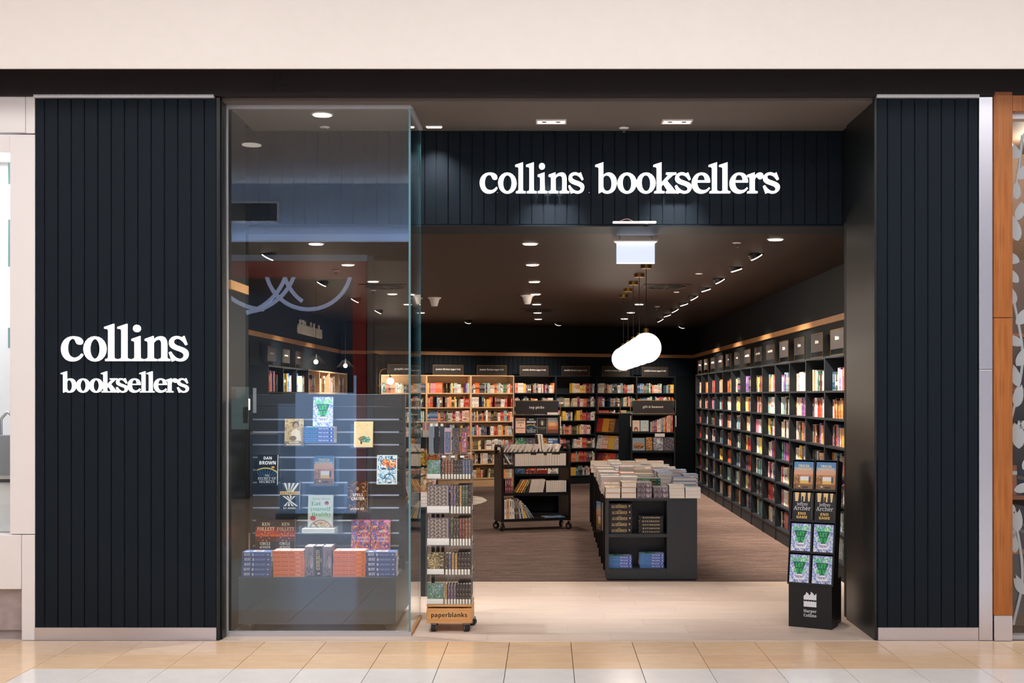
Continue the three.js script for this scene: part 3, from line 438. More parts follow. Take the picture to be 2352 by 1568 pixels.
// ---------- neighbours ----------
{
  const p = structGroup('wall_front', 'white painted front of the neighbouring shop');
  obj('panel', ext(-3.95, -3.765, 0.78, 3.72, -0.2, -0.004, 0.004), M.whitePaint, p);
  obj('panel', ext(-6.5, -3.835, 3.735, 4.0, -0.2, 0.0, 0.004), M.whitePaint, p);
  obj('panel', ext(-3.832, -3.765, 3.73, 4.0, -0.2, 0.0, 0.004), M.whitePaint, p);
  obj('panel', ext(-3.862, -3.765, 0.0, 0.775, -0.2, 0.0, 0.004), M.whitePaint, p);
  obj('panel', ext(-6.5, -3.865, 0.375, 0.775, -0.2, 0.004, 0.006), M.whitePaint, p);
  obj('plinth', ext(-6.5, -3.865, 0.07, 0.373, -0.22, -0.03), M.stone, p);
  obj('base', ext(-6.5, -3.865, 0.0, 0.07, -0.22, -0.05), M.stone, p);
  obj('box_lining', [ext(-6.5, -3.95, 3.74, 4.0, -1.2, -0.2), ext(-6.5, -3.95, 0.0, 0.78, -1.2, -0.2), ext(-6.5, -3.9, 0, 4.0, -1.3, -1.2), ext(-6.6, -6.5, 0, 4, -1.3, 0)], M.whitePaint, p);
  const w = structGroup('window_2', 'bright display window of the white neighbouring shop');
  obj('pane', ext(-6.5, -3.955, 0.78, 3.72, -0.05, -0.04), M.glass, w);
  obj('head_bar', ext(-6.5, -3.952, 3.6, 3.72, -0.08, -0.02), M.whitePaint, w);
  const frost = phys({ color: 0xa9cfd2, roughness: 0.6, transmission: 0.5, thickness: 0 });
  for (const [y0, y1] of [[3.36, 3.52], [2.75, 3.1], [2.15, 2.3]]) obj('frosted_square', ext(-3.978, -3.958, y0, y1, -0.038, -0.036), frost, w);
  const t = thing('unseen_display_light', 'unseen glowing panel lighting the white neighbour window', 'light panel', [-5.2, 3.735, -0.7]);  // out of view, placed to light the neighbour display
  obj('diffuser', box(2.4, 0.01, 0.7, 0, -0.005, 0), std({ color: 0xffffff, emissive: 0xf4f9ff, emissiveIntensity: 1.2 }), t);
  const l = new THREE.RectAreaLight(0xf2f7ff, 11, 2.4, 0.7); l.position.set(0, -0.014, 0); l.rotation.x = -Math.PI / 2; t.add(l);
  const sh = thing('display_shelf', 'dark edged white shelf inside the neighbour window', 'shelf', [-4.6, 1.15, -0.4]);
  obj('board', box(1.28, 0.03, 0.5, 0, 0.04, 0), M.whitePaint, sh); obj('edge', box(1.28, 0.025, 0.5, 0, 0.0125, 0), M.black, sh); obj('pedestal', box(1.2, 0.37, 0.46, 0, -0.185, 0), M.whitePaint, sh);
  const pc = thing('folded_pouch', 'tan folded pouch on the neighbour window shelf', 'pouch', [-4.1, 1.205, -0.3]);
  const pg = new THREE.SphereGeometry(0.15, 18, 10); pg.scale(1, 0.32, 0.6); pg.translate(0, 0.048, 0); obj('bag', metreUV(pg), std({ color: 0xb99a7a, roughness: 0.8 }), pc); obj('strap', tube([[-0.1, 0.06, 0], [-0.05, 0.16, 0], [0.06, 0.15, 0], [0.1, 0.06, 0]], 0.006), M.oak, pc);
  const dr = thing('silver_ring_stand', 'small silver arch on a grey block in the neighbour window', 'ornament', [-4.03, 1.205, -0.15]);
  obj('arch', tube([[-0.05, 0.3, 0], [-0.05, 0.42, 0], [0, 0.47, 0], [0.05, 0.42, 0], [0.05, 0.3, 0]], 0.012), M.chrome, dr); obj('block', box(0.14, 0.3, 0.1, 0, 0.15, 0, 0.006), M.greyPlastic, dr);

  const r = structGroup('wall_front', 'stainless steel column cladding between the shops');
  obj('lower_sheet', ext(3.18, 3.281, 0.0, 1.99, -0.2, 0.012, 0.004), M.steel, r); obj('upper_sheet', ext(3.18, 3.281, 1.994, 3.995, -0.2, 0.012, 0.004), M.steel, r); obj('core', ext(3.185, 3.277, 0, 4.0, -0.2, 0.008), M.black, r);
  const f = structGroup('window_3', 'orange timber framed window of the neighbouring shop');
  obj('post', ext(3.284, 3.42, 0.186, 2.368, -0.2, 0.03, 0.004), M.timber, f); obj('post', ext(3.284, 3.42, 2.372, 4.03, -0.2, 0.03, 0.004), M.timber, f);
  obj('head_rail', ext(3.42, 6.2, 3.885, 4.03, -0.2, 0.028, 0.004), M.timber, f);
  obj('post_shoe', ext(3.286, 3.418, 0.0, 0.185, -0.19, 0.028), M.steel, f);
  obj('head_channel', ext(3.42, 6.2, 3.84, 3.885, -0.12, -0.02), M.trimWhite, f); obj('sill_channel', ext(3.42, 6.2, 0.0, 0.03, -0.12, -0.02), M.trimWhite, f);
  obj('pane', ext(3.42, 6.2, 0.03, 3.85, -0.076, -0.066), M.glass, f);
  const film = std({ color: 0xb3b9bd, roughness: 0.85 });
  const leaf = (s, a, x, y) => { const sh = new THREE.Shape(); sh.moveTo(0, 0); sh.bezierCurveTo(0.28 * s, 0.1 * s, 0.34 * s, 0.5 * s, 0.1 * s, 1.0 * s); sh.lineTo(0.02 * s, 0.82 * s); sh.lineTo(-0.06 * s, 0.92 * s); sh.bezierCurveTo(-0.3 * s, 0.5 * s, -0.22 * s, 0.14 * s, 0, 0); const g = new THREE.ExtrudeGeometry(sh, { depth: 0.001, bevelEnabled: false, curveSegments: 6 }); g.rotateZ(a); g.translate(x, y, -0.0655); return g; };
  const vine = [];
  for (let i = 0; i < 46; i++) obj('frosted_leaf', leaf(rr(0.12, 0.22), rr(-1.3, 1.3), 3.46 + (i % 2 ? rr(0, 0.1) : rr(0.1, 0.75)), 0.25 + i * 0.077), film, f);
  for (const k of [0, 1, 2]) { const pts = []; for (let i = 0; i < 12; i++) pts.push(new THREE.Vector3(3.46 + k * 0.22 + 0.07 * Math.sin(i * 1.3 + k), 0.1 + i * 0.33, -0.0655)); const g = new THREE.TubeGeometry(new THREE.CatmullRomCurve3(pts), 60, 0.012, 5); const a = g.attributes.position; for (let i = 0; i < a.count; i++) a.setZ(i, -0.0655 + (a.getZ(i) + 0.0655) * 0.06); obj('frosted_stem', metreUV(g), film, f); }
  const nb = structGroup('wall_right', 'brown interior of the timber framed shop');
  obj('lining', [ext(3.3, 6.3, 0, 4, -1.75, -1.65), ext(3.3, 6.3, 3.9, 4.1, -1.7, -0.2), ext(6.2, 6.3, 0, 4, -1.7, 0), ext(3.3, 6.3, -0.2, 0.0, -1.7, -0.002), ext(3.38, 3.42, 0.0, 3.9, -1.65, -0.2)], std({ color: 0x5a4334, roughness: 0.7 }), nb);
  const u = thing('merchandise_shelf', 'brown shelf rack inside the timber framed shop', 'shelf', [4.1, 0, -1.3]);
  obj('upright', [box(0.04, 2.6, 0.3, -0.62, 1.3, 0), box(0.04, 2.6, 0.3, 0.62, 1.3, 0)], M.timber, u); for (let i = 0; i < 5; i++) obj('shelf', box(1.2, 0.03, 0.3, 0, 0.5 + i * 0.45, 0), M.timber, u);
  const cols = [0x3d6fa8, 0xc9c4d8, 0x7a3f34, 0x6a5aa8, 0xcfae4a, 0x2c2a3a, 0xb86a4a];
  for (let i = 0; i < 4; i++) for (let j = 0; j < 5; j++) { const h = rr(0.14, 0.3), g = thing('gift_box', ['blue', 'pale lilac', 'brick red', 'violet', 'mustard', 'dark', 'terracotta'][(i * 5 + j) % 7] + ` boxed gift behind frosted leaves, ${ord(i)} shelf up, ${ord(j)} along`, 'box', [3.6 + j * 0.24, 0.516 + i * 0.45, -1.28], 0, 'boxed gifts behind the leaf film'); obj('carton', box(0.18, h, 0.14, 0, h / 2, 0, 0.004), std({ color: cols[(i * 5 + j) % 7], roughness: 0.5 }), g); obj('lid_band', box(0.182, 0.03, 0.142, 0, h * 0.75, 0), M.card, g); }
  const nl = thing('unseen_shop_light', 'unseen round downlight inside the timber framed shop', 'downlight', [4.0, 3.9, -0.9]); obj('lens', cyl(0.07, 0.01, 0, -0.008, 0), M.lampGlow, nl); const sp = new THREE.PointLight(WARM, 6); sp.position.set(0, -0.06, 0); nl.add(sp);  // this lamp is out of view, placed to light the shelf rack
}
// ---------- opposite side of the corridor, mirrored in the glass ----------
{
  const z = 12;
  const w = structGroup('wall_back', 'pale blue-grey front wall across the corridor');
  const opp = std({ color: 0xb9cbe0, roughness: 0.7 });
  obj('upper_wall', ext(-9, 9, 4.15, 5.5, z, z + 0.3), opp, w); obj('shade_band', ext(-9, 9, 4.24, 4.46, z - 0.16, z), std({ color: 0x1c1a1c, roughness: 0.6 }), w);  // dark band colour stands in for shade between wall and ledge
  obj('unseen_pale_panel', ext(2.6, 9, 0, 4.24, z, z + 0.3), std({ color: 0xdfe6f2, roughness: 0.6 }), w); obj('lower_wall', [ext(-3.02, 2.6, 0, 4.24, z, z + 0.3)], std({ map: noiseTex(256, 256, [[2, 60, 0.5], [3, 20, 0.4], [40, 120, 0.2]], [120, 104, 92], [176, 158, 142], 0.5, 0.5), roughness: 0.6 }), w);  // pale panel is out of view, placed to brighten the steel column
  obj('pilaster', ext(-3.12, -3.02, 0, 4.15, z - 0.08, z), std({ color: 0x8d857e, roughness: 0.6 }), w);
  obj('ledge', ext(-9, -3.1, 4.13, 4.235, z - 0.19, z), std({ color: 0xa9c3e6, roughness: 0.6}), w);
  const cv = thing('unseen_cove_strip', 'unseen cool strip light above the fascia across the corridor', 'light strip', [-2, 4.462, z - 0.1]); obj('diffuser', box(13, 0.008, 0.05, 0, 0.004, 0), std({ color: 0xffffff, emissive: 0xdfeaff, emissiveIntensity: 1 }), cv); const cl = new THREE.RectAreaLight(0xb8d4ff, LIGHT.cove, 13, 0.05); cl.position.set(0, 0.012, 0); cl.rotation.x = Math.PI / 2; cv.add(cl);  // out of view, placed to wash the upper wall mirrored in the glass
  const g = thing('ventilation_grille', 'dark slatted air grille high on the wall across the corridor', 'grille', [-5.15, 5.0, z - 0.01]);
  obj('frame', [box(0.96, 0.03, 0.02, 0, 0.17, 0), box(0.96, 0.03, 0.02, 0, -0.17, 0), box(0.03, 0.36, 0.02, -0.465, 0, 0), box(0.03, 0.36, 0.02, 0.465, 0, 0)], M.whitePaint, g); obj('backing', box(0.9, 0.32, 0.004, 0, 0, 0.005), M.black, g);
  for (let i = 0; i < 12; i++) obj('slat', box(0.9, 0.006, 0.014, 0, -0.15 + i * 0.027, -0.004), M.greyPlastic, g);
  const r = structGroup('door_1', 'red portal of the shop across the corridor');
  obj('portal_side', ext(-3.36, -3.13, 0, 4.13, z - 0.15, z + 0.3), M.red, r); obj('portal_head', ext(-9, -3.36, 3.86, 4.13, z - 0.15, z + 0.3), M.red, r);
  const logo = std({ color: 0xdfe9ff, roughness: 0.5, emissive: 0xa9c0ee, emissiveIntensity: 1.6 });  // glow put into the logo film to brighten its reflection
  const arc = (cx, cy, rad, a0, a1) => { const pts = []; for (let i = 0; i <= 14; i++) { const a = a0 + (a1 - a0) * i / 14; pts.push([cx + rad * Math.cos(a), cy + rad * Math.sin(a), z - 0.02]); } return tube(pts, 0.035, 28); };
  const lg = thing('arc_logo_film', 'pale blue film of crossing arcs with added glow in the red portal', 'sign');
  for (const a of [[-4.15, 4.05, 0.75, -2.9, -0.25], [-5.3, 4.2, 0.95, -1.5, -0.35], [-5.5, 4.2, 1.0, -1.3, -0.3], [-4.9, 4.3, 1.0, -2.4, -1.6], [-3.8, 4.1, 0.8, 2.9, 4.1]]) obj('arc_stroke', arc(...a), logo, lg);
  const inr = structGroup('wall_back', 'interior of the shop across the corridor');
  const li = std({ color: 0x31404e, roughness: 0.7 });
  obj('back_wall', ext(-9, -3.36, 0, 4.1, z + 2.4, z + 2.5), li, inr);
  struct('ceiling', ext(-9, -3.3, 4.1, 4.2, z + 0.3, z + 2.5), li, 'ceiling of the shop across the corridor'); struct('wall_right', ext(-3.36, -3.26, 0, 4.1, z + 0.3, z + 2.5), li, 'side wall of the shop across the corridor');
  struct('floor', ext(-9, -3.3, -0.2, 0, 13, z + 2.5), M.stone, 'floor of the shop across the corridor');
  const bl = thing('unseen_lightbox', 'light blue freestanding lightbox out of view in the corridor', 'unseen_lightbox', [-3.36, 0, 8.55]);  // out of view, placed for the blue glow in the window reflection
  obj('panel', box(0.85, 1.78, 0.1, 0.12, 0.95, 0, 0.01), std({ color: 0x8fb0dc, roughness: 0.5, emissive: 0x7ea6dc, emissiveIntensity: 1.7 }), bl); obj('foot', box(1.15, 0.08, 0.3, 0, 0.04, 0), M.black, bl); obj('side_panel', box(0.25, 1.6, 0.1, -0.43, 0.88, 0), std({ color: 0x6f8fb8, emissive: 0x5a7ca8, emissiveIntensity: 0.8 }), bl); obj('edge_strip', box(0.03, 2.05, 0.06, 0.56, 1.07, 0), std({ color: 0xa9c3ea, emissive: 0x9dbbe8, emissiveIntensity: 1.4 }), bl);
  const cb = thing('blue_counter', 'blue counter in the shop across the corridor', 'counter', [-4.9, 0, z + 0.9]);
  obj('body', box(0.95, 1.1, 0.5, 0, 0.55, 0, 0.01), std({ color: 0x4a78a8, roughness: 0.5 }), cb); obj('worktop', box(1.0, 0.04, 0.55, 0, 1.12, 0), M.whitePaint, cb);
  const ps = thing('portrait_poster', 'teal and white beauty poster across the corridor', 'poster', [-5.38, 1.58, z - 0.06]);
  obj('sheet', box(0.4, 0.74, 0.004), std({ color: 0x9fc4c8, roughness: 0.5, emissive: 0x8ab4bc, emissiveIntensity: 0.35 }), ps); obj('tube_print', box(0.09, 0.28, 0.002, 0.14, -0.12, -0.003), M.black, ps); obj('face_print', box(0.14, 0.18, 0.002, -0.1, 0.24, -0.003), std({ color: 0xb9988a }), ps); obj('stand', box(0.42, 1.24, 0.03, 0, -0.96, 0.02), M.wallDark, ps);  // slight glow put into the poster sheet
  const l1 = new THREE.RectAreaLight(COOL, LIGHT.mallBack, 16, 0.5); l1.position.set(0, 5.47, 6.05); l1.rotation.x = -Math.PI / 2 - 0.75;  // out of view, placed to light the wall across the corridor
  const t = thing('unseen_ceiling_panel', 'unseen cool wall-washing ceiling light strip facing the red portal', 'light panel', [0, 5.5, 6.05]); obj('diffuser', box(16, 0.01, 0.5, 0, -0.006, 0), std({ color: 0xffffff, emissive: 0xdfeaff, emissiveIntensity: 1.2 }), t); scene.add(l1); l1.name = 'unseen_portal_light';
  const t2 = thing('unseen_ceiling_panel', 'unseen cool ceiling light inside the shop across the corridor', 'light panel', [-5, 4.1, z + 1.2]); obj('diffuser', box(3, 0.01, 0.6, 0, -0.006, 0), std({ color: 0xffffff, emissive: 0xdfeaff, emissiveIntensity: 1.2 }), t2); const l2 = new THREE.RectAreaLight(COOL, LIGHT.oppShop, 3, 0.6); l2.position.set(0, -0.014, 0); l2.rotation.x = -Math.PI / 2; t2.add(l2);  // out of view, placed to light the mirrored shop interior
  for (const x of [-4.35, -1.5]) { const d = thing('corridor_downlight', x < -2 ? 'round corridor downlight facing the red portal' : 'round corridor downlight facing the stone wall', 'downlight', [x, 5.5, 8.7], 0, 'corridor downlights'); obj('lens', cyl(0.14, 0.012, 0, -0.006, 0), M.lampGlow, d); const s = new THREE.SpotLight(WHITE, 20, 0, 0.9, 0.7); s.position.set(0, -0.03, 0); s.target.position.set(0, -3, 0); d.add(s, s.target); }
}
// ---------- shop name letters: own glyph outlines, x-height 100 ----------
const GL = {};
{
  const mk = (f) => { const s = new THREE.Shape(); f(s); return s; };
  const foot = (s, x) => { s.lineTo(x + 48, 0); s.lineTo(x + 48, 8); s.lineTo(x + 38, 10.5); s.quadraticCurveTo(x + 34.5, 12, x + 34.5, 19); };
  const close = (s, x) => { s.lineTo(x + 12, 19); s.quadraticCurveTo(x + 12, 12, x + 8.5, 10.5); s.lineTo(x, 8); s.closePath(); };
  const tallFlag = (s) => { s.lineTo(34.5, 150); s.lineTo(-4, 137); s.lineTo(-4, 130); s.lineTo(5, 129); s.quadraticCurveTo(12, 127.5, 12, 120); };
  const lowFlag = (s) => { s.lineTo(34, 101); s.lineTo(0, 89); s.lineTo(0, 81.5); s.lineTo(5.5, 80.5); s.quadraticCurveTo(12, 79, 12, 72); };
  const ell = (s, cx, cy, rx, ry) => s.absellipse(cx, cy, rx, ry, 0, Math.PI * 2);
  GL.l = [mk((s) => { s.moveTo(0, 0); foot(s, 0); tallFlag(s); close(s, 0); })];
  GL.i = [mk((s) => { s.moveTo(0, 0); foot(s, 0); lowFlag(s); close(s, 0); }), mk((s) => ell(s, 21, 131, 15, 15))];
  GL.n = [mk((s) => { s.moveTo(0, 0); foot(s, 0); s.lineTo(34.5, 72); s.bezierCurveTo(39, 81, 47, 86, 54, 86); s.bezierCurveTo(63, 86, 66.5, 80, 66.5, 66); s.lineTo(66.5, 19); s.quadraticCurveTo(66.5, 12, 62.5, 10.5); s.lineTo(53.5, 8); s.lineTo(53.5, 0); s.lineTo(101, 0); s.lineTo(101, 8); s.lineTo(92, 10.5); s.quadraticCurveTo(88.5, 12, 88.5, 19); s.lineTo(88.5, 66); s.bezierCurveTo(88.5, 88, 80, 100, 65, 100); s.bezierCurveTo(52, 100, 42, 94, 34, 85); lowFlag(s); close(s, 0); })];
  GL.o = [mk((s) => { ell(s, 45.5, 49, 45.5, 51); const h = new THREE.Path(); h.absellipse(45.5, 49, 20.5, 40, 0, Math.PI * 2, true); s.holes.push(h); })];
  GL.c = [mk((s) => { s.moveTo(87.5, 25); s.bezierCurveTo(78, 8, 63, -1.5, 44, -1.5); s.bezierCurveTo(18, -1.5, 0, 21, 0, 49); s.bezierCurveTo(0, 78, 20, 100, 50, 100); s.bezierCurveTo(72, 100, 86, 90, 86, 78); s.bezierCurveTo(86, 70, 81, 66, 74, 66); s.bezierCurveTo(62, 66, 60, 74, 57, 82); s.bezierCurveTo(54, 88, 50, 90, 46, 90); s.bezierCurveTo(32, 90, 25, 72, 25, 52); s.bezierCurveTo(25, 28, 36, 14, 54, 14); s.bezierCurveTo(65, 14, 74, 20, 81.5, 30.5); s.closePath(); })];
  GL.s = [mk((s) => { s.moveTo(61.5, 101.5); s.lineTo(74, 67); s.lineTo(66.5, 63.5); s.bezierCurveTo(58, 79, 46, 89.5, 34, 89.5); s.bezierCurveTo(24, 89.5, 19, 84, 19, 78); s.bezierCurveTo(19, 70, 26, 66, 36, 62); s.bezierCurveTo(60, 54, 78.5, 48, 78.5, 29); s.bezierCurveTo(78.5, 10, 64, -1.5, 45, -1.5); s.bezierCurveTo(36, -1.5, 29, 3, 24, 3); s.lineTo(12.5, -2); s.lineTo(0, 35); s.lineTo(8, 38.5); s.bezierCurveTo(18, 20, 32, 9.5, 44, 9.5); s.bezierCurveTo(54, 9.5, 60, 16, 60, 23); s.bezierCurveTo(60, 31, 52, 35, 42, 39); s.bezierCurveTo(18, 47, 1, 53, 1, 73); s.bezierCurveTo(1, 90, 15, 101, 33, 101); s.bezierCurveTo(42, 101, 48, 96, 53, 96); s.closePath(); })];
  GL.b = [mk((s) => { s.moveTo(12, -1); s.lineTo(29, 8); s.bezierCurveTo(34, 2, 44, -1.5, 54, -1.5); s.bezierCurveTo(80, -1.5, 98, 20, 98, 51); s.bezierCurveTo(98, 80, 80, 100, 60, 100); s.bezierCurveTo(48, 100, 40, 94, 34.5, 87); tallFlag(s); s.closePath(); const h = new THREE.Path(); h.moveTo(34.5, 74); h.bezierCurveTo(38, 84, 44, 88, 50, 88); h.bezierCurveTo(65, 88, 73, 70, 73, 48); h.bezierCurveTo(73, 24, 65, 10, 52, 10); h.bezierCurveTo(42, 10, 34.5, 20, 34.5, 36); h.closePath(); s.holes.push(h); })];
  GL.k = [mk((s) => { s.moveTo(0, 0); foot(s, 0); s.lineTo(34.5, 34); s.lineTo(44, 44); s.lineTo(64, 12); s.lineTo(55, 8); s.lineTo(55, 0); s.lineTo(108, 0); s.lineTo(108, 8); s.lineTo(98, 11); s.lineTo(60, 60); s.lineTo(90, 89); s.lineTo(104, 92); s.lineTo(104, 100); s.lineTo(56, 100); s.lineTo(56, 92); s.lineTo(67, 89); s.lineTo(34.5, 52); tallFlag(s); close(s, 0); })];
  GL.e = [mk((s) => { s.moveTo(86, 23); s.bezierCurveTo(77, 7, 62, -1.5, 44, -1.5); s.bezierCurveTo(18, -1.5, 0, 21, 0, 49); s.bezierCurveTo(0, 78, 19, 100, 46, 100); s.bezierCurveTo(72, 100, 86, 80, 86, 53); s.lineTo(25, 53); s.bezierCurveTo(25, 28, 36, 14, 54, 14); s.bezierCurveTo(65, 14, 73, 20, 79.5, 28.5); s.closePath(); const h = new THREE.Path(); h.moveTo(26, 62); h.bezierCurveTo(28, 79, 35, 90, 46, 90); h.bezierCurveTo(56, 90, 62, 80, 62, 62); h.closePath(); s.holes.push(h); })];
  GL.r = [mk((s) => { s.moveTo(0, 0); foot(s, 0); s.lineTo(34.5, 60); s.bezierCurveTo(36, 74, 43, 81, 49, 79); s.bezierCurveTo(51, 73, 56, 69, 62, 69); s.bezierCurveTo(70, 69, 75, 75, 75, 84); s.bezierCurveTo(75, 94, 68, 100, 59, 100); s.bezierCurveTo(48, 100, 40, 93, 34, 84); lowFlag(s); close(s, 0); })];
  GL.h = [mk((s) => { s.moveTo(0, 0); foot(s, 0); s.lineTo(34.5, 72); s.bezierCurveTo(39, 81, 47, 86, 54, 86); s.bezierCurveTo(63, 86, 66.5, 80, 66.5, 66); s.lineTo(66.5, 19); s.quadraticCurveTo(66.5, 12, 62.5, 10.5); s.lineTo(53.5, 8); s.lineTo(53.5, 0); s.lineTo(101, 0); s.lineTo(101, 8); s.lineTo(92, 10.5); s.quadraticCurveTo(88.5, 12, 88.5, 19); s.lineTo(88.5, 66); s.bezierCurveTo(88.5, 88, 80, 100, 65, 100); s.bezierCurveTo(52, 100, 42, 94, 34.5, 85); tallFlag(s); close(s, 0); })];
  GL.d = [mk((s) => { s.moveTo(100, 0); s.lineTo(66, -2); s.lineTo(66, 9); s.bezierCurveTo(58, 2, 50, -1.5, 42, -1.5); s.bezierCurveTo(16, -1.5, 0, 20, 0, 48); s.bezierCurveTo(0, 80, 18, 100, 44, 100); s.bezierCurveTo(54, 100, 60, 97, 66, 92); s.lineTo(66, 122); s.lineTo(56, 130); s.lineTo(56, 137); s.lineTo(88, 150); s.lineTo(88, 12); s.lineTo(100, 8); s.closePath(); const h = new THREE.Path(); h.moveTo(66, 24); h.bezierCurveTo(60, 14, 54, 12, 49, 12); h.bezierCurveTo(33, 12, 25, 28, 25, 50); h.bezierCurveTo(25, 74, 33, 88, 47, 88); h.bezierCurveTo(58, 88, 66, 80, 66, 66); h.closePath(); s.holes.push(h); })];
  GL["'"] = [mk((s) => { s.moveTo(8, 104); s.lineTo(16, 104); s.lineTo(26, 148); s.lineTo(4, 148); s.closePath(); })];
}
const POS = { collins: [0, 89.5, 177, 229.9, 282.7, 335.8, 432], booksellers: [2, 102.5, 192, 276, 374, 453.5, 537, 586.5, 632, 715, 789.4] };
const glyphGeo = new Map();
function lettering(parent, textStr, x, y, z, k, depth, mat, pos, kx = k) {
  [...textStr].forEach((ch, i) => {
    const key = ch + depth + k; if (ch === ' ') return;
    if (!glyphGeo.has(key)) glyphGeo.set(key, metreUV(new THREE.ExtrudeGeometry(GL[ch], { depth: depth / k, bevelEnabled: false, curveSegments: 10 })));
    const m = obj('letter', glyphGeo.get(key), mat, parent); m.position.set(x + pos[i] * kx, y, z); m.scale.set(kx, k, k);
  });
}
{
  const s = thing('shop_name_sign', 'glowing white serif shop name on the navy bulkhead', 'sign', [0, 0, -1.03]);
  lettering(s, 'collins', -0.545, 3.452, 0.022, 0.001675, 0.035, M.letter, POS.collins);
  lettering(s, 'booksellers', 0.402, 3.452, 0.022, 0.001675, 0.035, M.letter, POS.booksellers, 0.001733);
  for (let i = 0; i < 16; i++) obj('stand_off', (() => { const g = new THREE.CylinderGeometry(0.004, 0.004, 0.024, 8); g.rotateX(Math.PI / 2); return metreUV(g); })(), M.chrome, s).position.set(-0.4 + i * 0.15, 3.46, 0.011);
  const p = thing('pier_name_sign', 'stacked white serif shop name on the navy boarded pier', 'sign', [0, 0, 0.0]);
  lettering(p, 'collins', -3.564, 2.0525, 0.002, 0.00183, 0.02, M.letter, POS.collins);  // glow put into the pier letters so they read pure white
  lettering(p, 'booksellers', -3.564, 1.822, 0.002, 0.00104, 0.02, M.letter, POS.booksellers, 0.001078);
  const c = thing('wall_lettering', 'white section lettering above the picture book shelves', 'sign', [-3.93, 2.78, -10.15], Math.PI / 2);
  const w = "children's books", adv = { c: 89, h: 104, i: 53, l: 53, d: 104, r: 78, e: 90, n: 104, "'": 30, s: 84, ' ': 40, b: 102, o: 92, k: 108 }; let x = 0; const pos = [...w].map((ch) => { const q = x; x += adv[ch]; return q; });
  lettering(c, w, 0, 0, 0.02, 0.00155, 0.025, M.letterPlain, pos);
}
// ---------- wall bookcases ----------
const ROWS = [1.85, 1.57, 1.29, 1.01, 0.73, 0.45, 0.17];
const BAY = 0.9, DEP = 0.3;
const shelfGeo = {};
// local frame: front plane z = 0 looking to +z, x from 0 to BAY
function bookcase(name, label, group, mat, matBack, pos, turn, wood) {
  const t = thing(name, label, 'bookcase', pos, turn, group), g = shelfGeo;
  g.side ??= ext(0, 0.018, 0, 2.2, -DEP, 0, 0.001); g.side2 ??= ext(BAY - 0.018, BAY, 0, 2.2, -DEP, 0, 0.001);
  g.top ??= ext(0.018, BAY - 0.018, 2.178, 2.2, -DEP, 0, 0.001); g.plinth ??= ext(0.018, BAY - 0.018, 0, 0.148, -DEP, -0.01);
  g.back ??= ext(0.018, BAY - 0.018, 0.148, 2.178, -DEP, -DEP + 0.008); g.shelf ??= ext(0.018, BAY - 0.018, -0.022, 0, -DEP + 0.008, -0.002, 0.001);
  obj('side_panel', g.side, mat, t); obj('side_panel', g.side2, mat, t); obj('top', g.top, mat, t); obj('plinth', g.plinth, mat, t); obj('back_panel', g.back, matBack, t);
  for (const y of ROWS) obj('shelf', g.shelf, mat, t).position.y = y;
  return t;
}
// local x runs along the bay, y up; returns [x, y, z] boxes; toWorld places them
function rowBooks(k, tMin, tMax, hMin, hMax, fill, chance) {
  const out = []; let x = 0.022, run = null; const end = BAY - 0.022;
  while (x < end * fill + 0.0) { if (!run || rnd() > 0.42) run = { t: rr(tMin, tMax), h: rr(hMin, hMax), i: Math.floor(rnd() * NS) }; const t = Math.min(run.t, end - x); if (t < 0.012) break; out.push({ x: x + t / 2, t: t - 0.0012, h: run.h, i: run.i }); x += t; if (rnd() < chance) x += rr(0.02, 0.12); }
  return out;
}
const ORD = ['first bay past the pier', 'second bay past the pier', 'third bay past the pier'];
const RORD = ['top shelf', 'second shelf', 'third shelf', 'fourth shelf', 'fifth shelf', 'sixth shelf', 'bottom shelf'];
const farWall = [], backBooks = [], leftBooks = [];
